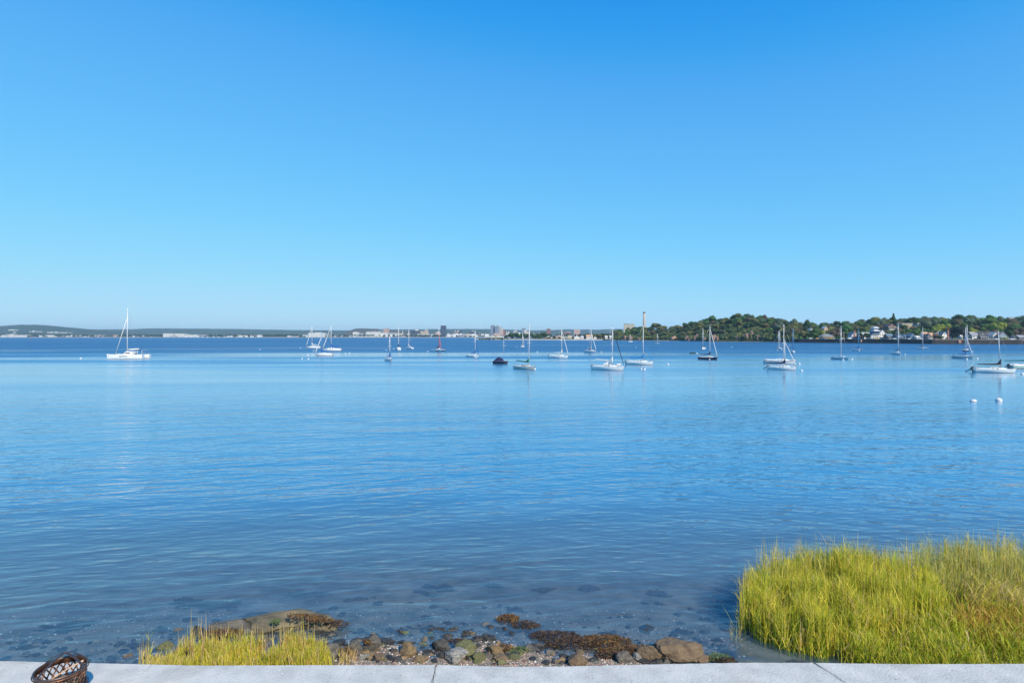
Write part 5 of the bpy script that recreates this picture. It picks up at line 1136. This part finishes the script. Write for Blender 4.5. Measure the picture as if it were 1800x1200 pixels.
d = ds(1187) + 18; o = rock_mesh(361, 3, 8, .2).build('earth_bank', dirt, None, (X(1184, d), d, 3)); o.scale = (8, 6, 5.5); tag(o, 'reddish bare earth bank beside the small sandy beach', 'rock')

#SECTION near shore: rocks, weed, reeds, pebbles
def pt(px, y, z=0.0): d = wd(y, z); return X(px, d), d
RK = {'grey': pmat('grey shore stone', (.17, .155, .13), .85, var=.35, vscale=3, bump=.035, bscale=9, col2=(.075, .07, .06)), 'brown': pmat('brown shore stone', (.20, .145, .09), .85, var=.35, vscale=3, bump=.035, bscale=8, col2=(.12, .085, .055)),
      'dark': pmat('wet dark stone', (.055, .052, .045), .5, var=.3, vscale=3, bump=.012, bscale=14, col2=(.028, .027, .027)), 'mossy': pmat('mossy green stone', (.17, .17, .08), .85, var=.4, vscale=4, bump=.035, bscale=9, col2=(.10, .105, .045)),
      'ochre': pmat('ochre stone', (.30, .20, .10), .85, var=.35, vscale=4, bump=.035, bscale=9, col2=(.14, .11, .07)), 'pale': pmat('pale barnacled stone', (.38, .37, .33), .85, var=.35, vscale=5, bump=.03, bscale=12, col2=(.17, .16, .14)),
      'slab': pmat('weathered ledge stone', (.23, .19, .12), .85, var=.4, vscale=1.6, bump=.05, bscale=6, col2=(.085, .08, .06))}
def rock(px, yb, w, h, col, label, seed, rz=None, depth=.8, rest=None, group='rocks on the near shore', sub=4, tilt=0, lump=0):
    if sub == 4 and not lump and w < 80: w *= .88; h *= .80
    x, y = pt(px, yb, 0); k = y/F; zb = bed_z(x, y); W = w*k/2; Hh = h*k*.93
    o = rock_mesh(seed, sub, 12 if not lump else 4, .13 + lump).build('rock', RK[col], None, (x, y + W*depth*.6, (zb if rest is None else rest) + Hh*.28), 0)
    o.scale = (W*1.12, W*depth, Hh*.80); o.rotation_euler = (0, R(tilt), R(rz if rz is not None else (seed*37) % 30 - 15)); tag(o, label, 'rock', group); return o
rock(475, 1112, 175, 34, 'slab', 'long flat ledge of brown rock rising from the water behind the left grass', 41, 4, .42)
rock(560, 1108, 90, 30, 'slab', 'right end of the flat ledge, topped with orange weed', 42, -8, .55, tilt=6)
rock(395, 1118, 110, 24, 'grey', 'low left part of the ledge behind the tall grass stems', 43, 8, .5)
rock(345, 1116, 50, 24, 'dark', 'dark weedy rock at the left end of the ledge', 44)
rock(311, 1108, 22, 16, 'grey', 'small grey rock left of the ledge', 45)
rock(290, 1140, 44, 18, 'mossy', 'low green rock at the left edge of the grass clump', 46)
rock(568, 1166, 62, 30, 'grey', 'large smooth grey rock against the wall right of the grass', 47)
rock(590, 1154, 30, 24, 'grey', 'small grey rock tucked behind the large smooth one', 48)
rock(621, 1154, 38, 30, 'grey', 'upright grey rock, left one of a leaning pair', 49)
rock(651, 1150, 38, 34, 'grey', 'upright grey rock with weed on top, right one of a leaning pair', 50)
rock(640, 1163, 22, 12, 'pale', 'small pale rock below the leaning pair', 51)
rock(715, 1156, 46, 26, 'ochre', 'grey rock with an orange right tip', 52, tilt=-12)
rock(665, 1166, 26, 12, 'brown', 'small brown rock by the wall left of the joint', 53)
rock(735, 1166, 34, 12, 'ochre', 'flat ochre rock by the wall at the joint', 54)
rock(772, 1144, 38, 25, 'dark', 'dark angular rock nearest the water in the middle', 55)
rock(777, 1155, 24, 12, 'dark', 'small dark rock below the dark angular one', 56)
rock(820, 1155, 48, 28, 'mossy', 'large yellow-green mossy boulder in the middle', 57)
rock(800, 1166, 60, 22, 'pale', 'pale grey flat rock against the wall in the middle', 58)
rock(843, 1166, 32, 16, 'mossy', 'small mossy rock right of the pale flat one', 59)
rock(872, 1153, 38, 22, 'ochre', 'dark and ochre rock right of the mossy boulder', 60)
rock(878, 1166, 36, 12, 'ochre', 'flat ochre rock against the wall below the ochre one', 61)
rock(905, 1163, 30, 9, 'mossy', 'low green rock against the wall', 62)
rock(1013, 1171, 46, 24, 'brown', 'brown rounded rock alone against the wall', 63)
rock(1100, 1166, 38, 20, 'grey', 'grey split rock left of the big brown boulder', 64)
rock(1120, 1162, 26, 15, 'pale', 'pale small rock beside the grey split one', 65)
rock(1146, 1160, 52, 24, 'brown', 'brown flat rock touching the big boulder', 66)
rock(1193, 1162, 92, 38, 'brown', 'biggest rounded brown boulder on the shore', 67, 3, .7)
rock(1240, 1165, 52, 22, 'brown', 'brown rock at the right foot of the big boulder', 68)
rock(1132, 1168, 26, 10, 'dark', 'small dark rock by the wall left of the big boulder', 69)
rock(1311, 1166, 18, 10, 'grey', 'tiny grey rock by the wall left of the reeds', 70)
rock(207, 1124, 24, 12, 'dark', 'small dark rock just breaking the water at left', 71)
rock(222, 1155, 26, 12, 'brown', 'reddish rock in shallow water at the left', 72)
rr_ = random.Random(12)
def near_word(px, y):
    a = 'left of the ledge' if px < 300 else 'behind the ledge' if px < 600 and y < 1070 else 'right of the ledge' if px < 720 else 'off the middle pebbles' if px < 900 else 'beside the weed bank' if px < 1120 else 'off the big brown boulder' if px < 1300 else 'off the reeds'
    return ('far out ' if y < 1060 else 'close in ' if y > 1100 else '') + a
SUB = [(240, 1132, 50, 16), (105, 1092, 90, 14), (45, 1128, 40, 10), (150, 1140, 30, 10), (330, 1048, 60, 12), (395, 1052, 80, 14), (520, 1040, 110, 18), (605, 1048, 90, 16), (725, 1052, 50, 16), (765, 1032, 90, 18), (955, 1026, 44, 12), (1035, 1026, 40, 10), (1150, 1034, 44, 12), (1156, 1052, 46, 14), (1195, 1106, 40, 12),
       (1070, 1112, 30, 8), (905, 1066, 40, 8), (868, 1018, 24, 8), (640, 1085, 46, 10), (690, 1078, 50, 10), (730, 1105, 40, 12), (700, 1112, 40, 14), (765, 1108, 46, 12), (795, 1108, 30, 10), (830, 1114, 44, 14), (890, 1110, 44, 14), (852, 1128, 44, 14), (945, 1112, 40, 12), (980, 1130, 60, 12), (950, 1140, 34, 12), (655, 1128, 60, 14), (625, 1108, 40, 10),
       (680, 1130, 30, 10), (720, 1132, 28, 8), (815, 1128, 24, 8), (905, 1090, 30, 8), (1000, 1090, 34, 8), (1250, 1080, 30, 8), (1270, 1130, 34, 8), (1100, 1078, 30, 7), (560, 1072, 40, 8), (440, 1076, 50, 10), (280, 1100, 60, 12), (1400, 1160, 30, 6)]
for i, (px, y, w, h) in enumerate(SUB):
    x, yy_ = pt(px, y); zb = bed_z(x, yy_); hh = h*yy_/F
    lb = f'{"broad" if w > 48 else "small" if w < 34 else "mid-sized"} dark sunken rock {near_word(px, y)}'
    o = rock(px, y, w, h, 'dark', lb, 100 + i, group='sunken rocks off the near shore', depth=.6, sub=4, lump=.55, rest=min(zb, -.05 - hh*1.5) if y < 1100 else zb - hh*.7)
# seaweed clumps
weed = pmat('rockweed', (.21, .115, .035), .55, var=.5, vscale=8, col2=(.07, .04, .018), island=.5)
weedd = pmat('dark rockweed', (.11, .065, .03), .5, var=.5, vscale=8, col2=(.035, .022, .016), island=.5)
greenw = pmat('green sea lettuce', (.10, .15, .035), .5, island=.4)
def weedclump(px, y, z, w, dp, hgt, n_, m, label, seed, slope=0):
    r = random.Random(seed); x0, y0 = pt(px, y, z); k = y0/F; mb = MB()
    for i in range(n_):
        a = r.uniform(0, 6.28); q = r.random()**.5; x = w*k/2*q*math.cos(a); yv = dp/2*q*math.sin(a); zz = hgt*(1 - q*q) + r.uniform(-.015, .02) + slope*x
        th = r.uniform(0, 6.28); L = r.uniform(.03, .085); wd_ = r.uniform(.006, .016); dx, dy = math.cos(th), math.sin(th); up = r.uniform(-.02, .035)
        mb.add([(x - dy*wd_, yv + dx*wd_, zz), (x + dy*wd_, yv - dx*wd_, zz), (x + dx*L*.6 + dy*wd_, yv + dy*L*.6 - dx*wd_, zz + up), (x + dx*L, yv + dy*L, zz + up*.2), (x + dx*L*.6 - dy*wd_, yv + dy*L*.6 + dx*wd_, zz + up)], [(0, 1, 2, 3, 4)])
    o = mb.build('seaweed', m, None, (x0, y0, z)); tag(o, label, 'seaweed'); return o
weedclump(893, 1088, .0, 40, .45, .10, 520, weed, 'orange brown seaweed clump breaking the water far out in the middle', 1)
weedclump(925, 1100, -.03, 60, .5, .06, 500, weedd, 'dark seaweed patch between the orange clump and the weed bank', 2)
weedclump(975, 1118, .0, 90, .55, .06, 700, weedd, 'dark brown seaweed at the left end of the weed bank', 3)
weedclump(1010, 1133, .02, 110, .5, .06, 800, weedd, 'flat brown seaweed in the near middle of the weed bank', 4)
weedclump(1060, 1126, .02, 100, .6, .055, 1000, weed, 'orange tipped seaweed in the middle of the weed bank', 5)
weedclump(1110, 1143, .03, 120, .5, .05, 1000, weed, 'orange brown seaweed at the right end of the weed bank', 6)
weedclump(1090, 1152, .03, 90, .3, .05, 600, weedd, 'dark seaweed strip nearest the wall by the big boulder', 7)
weedclump(545, 1086, .40, 80, .35, .04, 500, weed, 'orange seaweed draped on the right of the flat ledge', 8, slope=-.12)
weedclump(590, 1096, .12, 50, .4, .05, 300, weedd, 'dark seaweed hanging off the right tip of the ledge', 9, slope=-.15)
weedclump(395, 1112, .22, 70, .4, .04, 400, weed, 'rusty seaweed on the left part of the ledge', 10)
weedclump(485, 1092, .36, 16, .22, .03, 90, greenw, 'bright green weed tuft on the flat ledge', 11)
weedclump(648, 1128, .30, 18, .2, .03, 120, weed, 'brown weed cap on the upright grey rock', 12)
weedclump(610, 1144, .12, 44, .3, .06, 260, weed, 'brown weed between the grass and the leaning rocks', 13)
weedclump(805, 1128, .1, 40, .25, .05, 200, weedd, 'dark weed behind the mossy boulder', 14)
weedclump(912, 1142, .06, 44, .3, .015, 130, greenw, 'green slimy weed on the pebbles in the middle', 15)
weedclump(885, 1138, .1, 26, .25, .05, 160, weed, 'brown weed above the ochre rock', 16)
weedclump(1266, 1156, .06, 40, .4, .03, 220, greenw, 'green weed streak right of the big brown boulder', 17)
weedclump(1276, 1162, .05, 40, .25, .05, 220, weedd, 'brown weed heap by the wall right of the boulders', 18)
weedclump(322, 1150, .05, 50, .4, .04, 240, weedd, 'dark weed under the left grass stems', 19)

# pebbles and shell specks
def pebbles(name, n_, reg, s, mats, wts, zoff, seed):
    r = random.Random(seed); mb = MB(); base = [(1, 0, 0), (.3, .9, 0), (-.8, .55, 0), (-.7, -.6, 0), (.35, -.95, 0), (.15, .05, .62)]
    for i in range(n_):
        px = r.uniform(reg[0], reg[1]); y = r.uniform(reg[2], reg[3]); x, yy_ = pt(px, y); z = bed_z(x, yy_)
        q = r.uniform(*s); a = r.uniform(0, 6.28); ca, sa = math.cos(a), math.sin(a); sx = r.uniform(.7, 1.3)
        mb.add([(x + q*(vx*sx*ca - vy*sa), yy_ + q*(vx*sx*sa + vy*ca), z + zoff + q*vz) for vx, vy, vz in base], [(0, 1, 5), (1, 2, 5), (2, 3, 5), (3, 4, 5), (4, 0, 5)], r.choices(range(len(mats)), wts)[0])
    tag(mb.build(name, mats), kind='stuff')
PM = [pmat('pink pebble', (.50, .30, .25), .8), pmat('tan pebble', (.42, .33, .24), .8), pmat('grey pebble', (.16, .15, .15), .8), pmat('white shell', (.78, .75, .70), .6), pmat('dark pebble', (.06, .055, .055), .7)]
pebbles('pebbles', 9000, (590, 1290, 1112, 1185), (.010, .028), PM, (5, 4, 4, 1.2, 2), 0, 1)
pebbles('pebbles', 4200, (-10, 1320, 1060, 1180), (.012, .035), PM, (1, 3, 5, 1.0, 4), 0, 2)
def cobbles(n_, reg, s, seed, dark=.6):
    r = random.Random(seed); vs = [rock_mesh(900 + i, 2, 8, .15) for i in range(6)]; mb = MB()
    for i in range(n_):
        px = r.uniform(reg[0], reg[1]); y = r.uniform(reg[2], reg[3]); x, yy_ = pt(px, y); z = bed_z(x, yy_); q = r.uniform(*s)*r.uniform(.6, 1.2); a = r.uniform(0, 6.28); v = vs[i % 6]
        mb.add([(x + q*(vx*math.cos(a) - vy*math.sin(a))*1.3, yy_ + q*(vx*math.sin(a) + vy*math.cos(a)), z + q*.15 + vz*q*.55) for vx, vy, vz in v.v], v.f, 0 if r.random() < dark else r.randint(1, 4))
    tag(mb.build('shore_cobbles', [RK['dark'], RK['grey'], RK['brown'], RK['mossy'], RK['ochre']]), kind='stuff')
cobbles(230, (585, 1290, 1128, 1172), (.045, .13), 51, .55); cobbles(90, (560, 1300, 1095, 1135), (.05, .16), 52, .85); cobbles(70, (0, 320, 1105, 1165), (.05, .14), 53, .8)
cobbles(40, (300, 1300, 1050, 1100), (.06, .16), 54, .95)
pebbles('shell_bits', 420, (-10, 1320, 1040, 1175), (.012, .026), PM, (0, 0, 0, 1, 0), .004, 3)

# reeds
def reedmat(name, c1, c2):
    m = bpy.data.materials.new(name); m.use_nodes = True; n = m.node_tree.nodes; l = m.node_tree.links; p = n['Principled BSDF']
    g = n.new('ShaderNodeNewGeometry'); cr = n.new('ShaderNodeValToRGB'); e = cr.color_ramp.elements
    e[0].position = 0; e[0].color = (*c1[0], 1); e[1].position = 1; e[1].color = (*c1[-1], 1)
    for i, c in enumerate(c1[1:-1]): q = e.new((i+1)/(len(c1)-1)); q.color = (*c, 1)
    l.new(g.outputs['Random Per Island'], cr.inputs[0]); l.new(cr.outputs[0], p.inputs['Base Color']); p.inputs['Roughness'].default_value = .55
    p.inputs['Specular IOR Level'].default_value = .3
    tr = n.new('ShaderNodeBsdfTranslucent'); l.new(cr.outputs[0], tr.inputs[0]); mx = n.new('ShaderNodeMixShader'); mx.inputs[0].default_value = .25
    out = n['Material Output']; l.new(p.outputs[0], mx.inputs[1]); l.new(tr.outputs[0], mx.inputs[2]); l.new(mx.outputs[0], out.inputs[0])
    return m
YG = reedmat('yellow-green cordgrass', [(.54, .50, .03), (.72, .60, .06), (.90, .76, .14), (.62, .60, .03), (.12, .20, .012), (.76, .58, .10), (.24, .32, .015)], None)
GR = reedmat('fresh green cordgrass', [(.26, .38, .02), (.42, .50, .03), (.54, .54, .05), (.16, .27, .02)], None)
TAN = reedmat('dry tan stems', [(.68, .50, .24), (.78, .62, .34), (.55, .32, .13), (.50, .44, .12)], None)
ORG = reedmat('rusty orange grass', [(.62, .32, .06), (.68, .46, .10), (.46, .22, .05), (.58, .48, .07)], None)
PAL = reedmat('pale thin reeds', [(.42, .44, .11), (.58, .54, .20), (.34, .38, .08), (.48, .42, .15)], None)
def inside(poly, x, y):
    c = False
    for (x1, y1), (x2, y2) in zip(poly, poly[1:] + poly[:1]):
        if (y1 > y) != (y2 > y) and x < (x2-x1)*(y-y1)/(y2-y1) + x1: c = not c
    return c
def reeds(name, poly, n_, hgt, mats, wts, seed, lean=.12, wid=.008, bend=.25, leand=None, z=None, edge=0, leaf=.5, cx=1.0):
    """clump of upright stems; poly in photo pixels marks where they are rooted"""
    r = random.Random(seed); mb = MB(); xs_ = [p[0] for p in poly]; ys_ = [p[1] for p in poly]; n = 0; tries = 0
    while n < n_ and tries < n_*30:
        tries += 1
        px, y = r.uniform(min(xs_), max(xs_)), HY + 1/ (lerp(1/(min(ys_)-HY), 1/(max(ys_)-HY), r.random()))
        if not inside(poly, px, y): continue
        x, yy_ = pt(px, y); cl = noise.noise((x*1.4, yy_*1.4, seed)) + .9*noise.noise((x*4.5, yy_*4.5, seed + 5))
        if r.random() > .55 + cl*1.2: continue
        n += 1; zb = (bed_z(x, yy_) if z is None else z) - .03
        H = (r.uniform(*hgt) if r.random() < .85 else hgt[0]*r.uniform(.5, .9) if r.random() < .6 else hgt[1]*r.uniform(1.0, 1.18))*(1 + .30*noise.noise((x*.9, yy_*.9, 3 + seed)) + .22*noise.noise((x*3.1, yy_*3.1, seed))); th = r.uniform(0, 6.28); ln = r.gauss(0, lean)
        dx, dy = math.cos(th)*ln, math.sin(th)*ln
        if leand: dx += leand[0]*r.uniform(.6, 1.2); dy += leand[1]*r.uniform(.6, 1.2)
        w = wid*r.uniform(.7, 1.3); a = r.uniform(-.9, .9); wx, wy = math.cos(a)*w, math.sin(a)*w; mi = r.choices(range(len(mats)), wts)[0]
        b = bend*r.uniform(.4, 1.4); pts = []
        droop = math.hypot(dx, dy)
        for t in (0, .35, .7, 1):
            s = t*(1 - b*.3) + b*t*t; pts.append((x + dx*H*s, yy_ + dy*H*s, zb + H*t*(1 - .32*droop*t*(1 + b))))
        wf = (1, .9, .6, .05); vs = []
        for (qx, qy, qz), f in zip(pts, wf): vs += [(qx - wx*f, qy - wy*f, qz), (qx + wx*f, qy + wy*f, qz)]
        fs = [(0, 1, 3, 2), (2, 3, 5, 4), (4, 5, 7, 6)]
        for _ in range(2):                       # side leaves of the stem
            if r.random() < leaf:
                t = r.uniform(.25, .75); i0 = min(2, int(t*3)); q = Vector(pts[i0]).lerp(Vector(pts[i0+1]), t*3 - i0 if t*3 - i0 < 1 else .9); a2 = r.uniform(0, 6.28); L = H*r.uniform(.18, .34)
                e1 = q + Vector((math.cos(a2)*L*.4, math.sin(a2)*L*.4, L*.6)); e2 = q + Vector((math.cos(a2)*L*.85, math.sin(a2)*L*.85, L*.75)); o_ = len(vs); ww = w*.8
                vs += [tuple(q - Vector((wx, wy, 0))*.8), tuple(q + Vector((wx, wy, 0))*.8), tuple(e1 + Vector((wx, wy, 0))*.6), tuple(e1 - Vector((wx, wy, 0))*.6), tuple(e2)]
                fs += [(o_, o_+1, o_+2, o_+3), (o_+3, o_+2, o_+4)]
                fs.append((o_, 1, 0)) if False else None
        fs = [f for f in fs if f]
        mb.add(vs, fs, mi)
    return tag(mb.build(name, mats), kind='stuff')
# right bed
reeds('cordgrass', [(1298, 1108), (1306, 1072), (1326, 1040), (1362, 1020), (1430, 1014), (1500, 1014), (1580, 1020), (1640, 1040), (1660, 1100), (1560, 1135), (1450, 1158), (1390, 1144), (1340, 1128)], 8600, (.95, 1.28), [YG, GR, TAN], (8, 3, .7), 1, lean=.075, wid=.0085, leaf=.75)
reeds('cordgrass', [(1320, 1112), (1345, 1128), (1390, 1146), (1450, 1160), (1560, 1180), (1700, 1185), (1700, 1130), (1560, 1120), (1400, 1110)], 2600, (.4, .85), [YG, GR, TAN], (4, 6, .8), 2, lean=.30, wid=.009, bend=.8, leaf=.8)
reeds('cordgrass', [(1560, 1120), (1640, 1060), (1720, 1050), (1860, 1060), (2050, 1090), (2050, 1200), (1560, 1200)], 6500, (.55, .98), [YG, GR, TAN], (5, 5, .6), 3, lean=.2, wid=.009, bend=.5, leand=(-.25, -.30))
reeds('cordgrass', [(1650, 1105), (1720, 1085), (1800, 1088), (1900, 1100), (1900, 1150), (1760, 1145), (1690, 1130)], 2600, (.6, .9), [ORG, YG], (6, 1.5), 4, lean=.3, wid=.0075, bend=.8, leand=(.35, -.2))
reeds('cordgrass', [(1680, 1060), (1800, 1045), (1950, 1060), (1950, 1095), (1720, 1095)], 2200, (.8, 1.15), [YG, TAN], (4, 3), 5, lean=.15, wid=.007, bend=.8, leand=(.45, -.1))
reeds('cordgrass', [(1620, 1020), (1660, 990), (1740, 985), (1800, 995), (1900, 1010), (2050, 1030), (2050, 1080), (1800, 1060), (1650, 1050)], 4200, (.8, 1.2), [PAL, YG, TAN], (6, 3, 1.5), 6, lean=.09, wid=.007)
reeds('sparse_reeds', [(1330, 1070), (1400, 1020), (1500, 1012), (1640, 1000), (1640, 1030), (1500, 1040), (1360, 1060)], 900, (1.0, 1.45), [PAL, YG], (5, 3), 7, lean=.06, wid=.006)
reeds('sparse_reeds', [(1500, 985), (1560, 990), (1560, 1005), (1500, 1000)], 26, (.6, 1.0), [PAL], (1,), 8, lean=.12, wid=.006, z=-.3)
reeds('sparse_reeds', [(1435, 945), (1500, 950), (1580, 955), (1580, 965), (1435, 958)], 34, (.5, .85), [PAL], (1,), 9, lean=.4, wid=.006, z=-.4)
reeds('sparse_reeds', [(1605, 975), (1660, 965), (1800, 985), (1960, 1000), (1960, 1015), (1605, 990)], 520, (.5, .9), [PAL], (1,), 10, lean=.1, wid=.006, z=-.1)
reeds('sparse_reeds', [(1282, 1118), (1300, 1100), (1304, 1125), (1290, 1130)], 26, (.3, .8), [PAL, TAN], (3, 1), 11, lean=.4, wid=.006)
reeds('sparse_reeds', [(1296, 1108), (1304, 1070), (1324, 1036), (1360, 1016), (1430, 1010), (1600, 1012), (1600, 1022), (1430, 1022), (1370, 1030), (1336, 1050), (1316, 1080), (1306, 1112)], 420, (1.15, 1.55), [YG, TAN, PAL], (5, 2, 2), 31, lean=.05, wid=.007, leaf=.6)
reeds('cordgrass', [(1640, 1006), (1700, 985), (1760, 980), (1900, 990), (2050, 1010), (2050, 1040), (1800, 1035), (1660, 1030)], 1500, (1.0, 1.4), [PAL, YG, TAN], (5, 4, 1.5), 32, lean=.08, wid=.0075, leaf=.7)
# left clump
reeds('shore_grass', [(300, 1165), (325, 1140), (380, 1132), (450, 1134), (540, 1138), (575, 1150), (585, 1195), (280, 1195)], 6200, (.28, .52), [YG, TAN, GR, ORG], (7, 2.5, 1.5, .8), 21, lean=.16, wid=.0065)
reeds('shore_grass', [(255, 1165), (300, 1150), (320, 1170), (320, 1190), (262, 1190)], 420, (.2, .45), [YG, TAN], (3, 2), 22, lean=.18, wid=.006)
reeds('shore_grass', [(300, 1150), (340, 1128), (560, 1130), (590, 1160), (300, 1165)], 150, (.55, .9), [TAN, YG], (3, 1), 23, lean=.05, wid=.006, leaf=.2)
reeds('shore_grass', [(244, 1160), (262, 1150), (268, 1180), (244, 1185)], 60, (.3, .75), [TAN, YG], (3, 2), 24, lean=.07, wid=.006)
reeds('shore_grass', [(595, 1160), (625, 1160), (625, 1175), (595, 1175)], 70, (.2, .4), [TAN, YG], (3, 1), 25, lean=.3, wid=.006)
# rafts of mud the reeds stand in
mud = pmat('dark reed mud', (.04, .035, .02), .8, var=.4, vscale=5, bump=.02, bscale=20)
mb = MB(); P_ = [(1335, 1105), (1350, 1065), (1410, 1040), (1560, 1042), (1640, 1035), (1720, 1010), (1850, 1020), (2080, 1045), (2080, 1205), (1560, 1205), (1450, 1135), (1390, 1125), (1350, 1112)]
c_ = pt(1650, 1110); ring = [pt(*p) for p in P_]; mb.grid([[(x, y, -.06) for x, y in ring + ring[:1]], [(lerp(c_[0], x, .92), lerp(c_[1], y, .92), -.015 + .02*noise.noise((x, y, 0))) for x, y in ring + ring[:1]], [(lerp(c_[0], x, .5), lerp(c_[1], y, .5), .03) for x, y in ring + ring[:1]], [(c_[0], c_[1], .03)]*(len(ring)+1)])
tag(mb.build('mud_bank', mud), kind='structure')

#SECTION air: haze and distant clouds
hz = MB(); hz.box((-16000, -300, -4.5), (16000, 11800, 175)); ho = hz.build('haze', None)
hm = bpy.data.materials.new('haze air'); hm.use_nodes = True; hn = hm.node_tree.nodes; hn.remove(hn['Principled BSDF'])
pv = hn.new('ShaderNodeVolumePrincipled'); pv.inputs['Color'].default_value = (.72, .90, 1.0, 1); pv.inputs['Density'].default_value = 6.2e-5; pv.inputs['Anisotropy'].default_value = 0.2
hm.node_tree.links.new(pv.outputs[0], hn['Material Output'].inputs['Volume'])
ho.data.materials.clear(); ho.data.materials.append(hm); tag(ho, kind='stuff')
cm_ = bpy.data.materials.new('cloud vapour'); cm_.use_nodes = True; cn_ = cm_.node_tree.nodes; cn_.remove(cn_['Principled BSDF'])
cv_ = cn_.new('ShaderNodeVolumePrincipled'); cv_.inputs['Color'].default_value = (1, .97, .98, 1); cv_.inputs['Density'].default_value = 6e-4; cv_.inputs['Anisotropy'].default_value = 0.0
cm_.node_tree.links.new(cv_.outputs[0], cn_['Material Output'].inputs['Volume'])
iv, if_ = ico(2)
rc = random.Random(4)
for px, y, w, h, lb in ((372, 573.5, 22, 9, 'small peaked white cloud above the far shore, left one of two'), (428, 574, 34, 8, 'wider peaked white cloud above the far shore, right one of two'), (296, 574, 14, 5, 'faint tiny cloud left of the peaked pair'), (88, 572, 30, 7, 'faint pinkish cloud behind the far left hill'), (322, 575, 20, 5, 'faint low cloud just left of the peaked cloud')):
    D = 15000; o = MB()
    for i in range(16):
        u = rc.uniform(-.5, .5); q = (1 - abs(u)*1.7)*h*D/F*.42 + 8; c = Vector((u*w*D/F, rc.uniform(-60, 60), rc.uniform(.1, .7)*(1 - abs(u)*1.8)*h*D/F))
        o.add([c + Vector((v.x*q*1.3, v.y*q, v.z*q))*(1 + .3*noise.noise(v*2 + c*.01)) for v in iv], if_)
    ob = o.build('cloud', cm_, None, (X(px, D), D, Z(y + 4, D))); tag(ob, lb, 'cloud', 'small clouds on the horizon')
D = 15000; o = MB()
for i in range(14):
    u = rc.uniform(-.5, .5); q = rc.uniform(16, 34); c = Vector((u*24*D/F, rc.uniform(-60, 60), rc.uniform(-30, 30) + u*20))
    o.add([c + Vector((v.x*q*2, v.y*q, v.z*q*.9))*(1 + .3*noise.noise(v*2 + c*.01)) for v in iv], if_)
cw = cm_.copy(); cw.name = 'thin cloud vapour'; [setattr(n_.inputs['Density'], 'default_value', 4e-4) for n_ in cw.node_tree.nodes if n_.type == 'PRINCIPLED_VOLUME']; [setattr(n_.inputs['Color'], 'default_value', (.75, .8, .9, 1)) for n_ in cw.node_tree.nodes if n_.type == 'PRINCIPLED_VOLUME']
tag(o.build('cloud', cw, None, (X(518, D), D, Z(530, D))), 'lone thin wisp of cloud higher in the sky left of centre', 'cloud', 'small clouds on the horizon')

# labels that several neighbours would share say which one, counted from the left
NUM = ['', 'one', 'two', 'three', 'four', 'five', 'six', 'seven', 'eight']; ORD = ['first', 'second', 'third', 'fourth', 'fifth', 'sixth', 'seventh', 'eighth']
same = {}
for o in list(sc.objects):
    if o.parent is None and o.get('label'): same.setdefault(o['label'], []).append(o)
for lb, os_ in same.items():
    if len(os_) > 1:
        os_.sort(key=lambda o: o.location.x/max(1, o.location.y))
        for i, o in enumerate(os_): o['label'] = (('left one of two ' if i == 0 else 'right one of two ') if len(os_) == 2 else f'{ORD[i]} of {NUM[len(os_)]} ') + lb

for o in list(sc.objects):
    if o.parent is None and o.get('label'):
        t = o['label']
        for a, b in ((' row', ''), ('the ', ''), ('mid-sized ', 'medium '), ('left one of two ', 'left '), ('right one of two ', 'right ')):
            if len(t.split()) > 16: t = t.replace(a, b)
        o['label'] = t
        if len(t.split()) > 16: print('LONG', t)
print('TREES', NT[0])
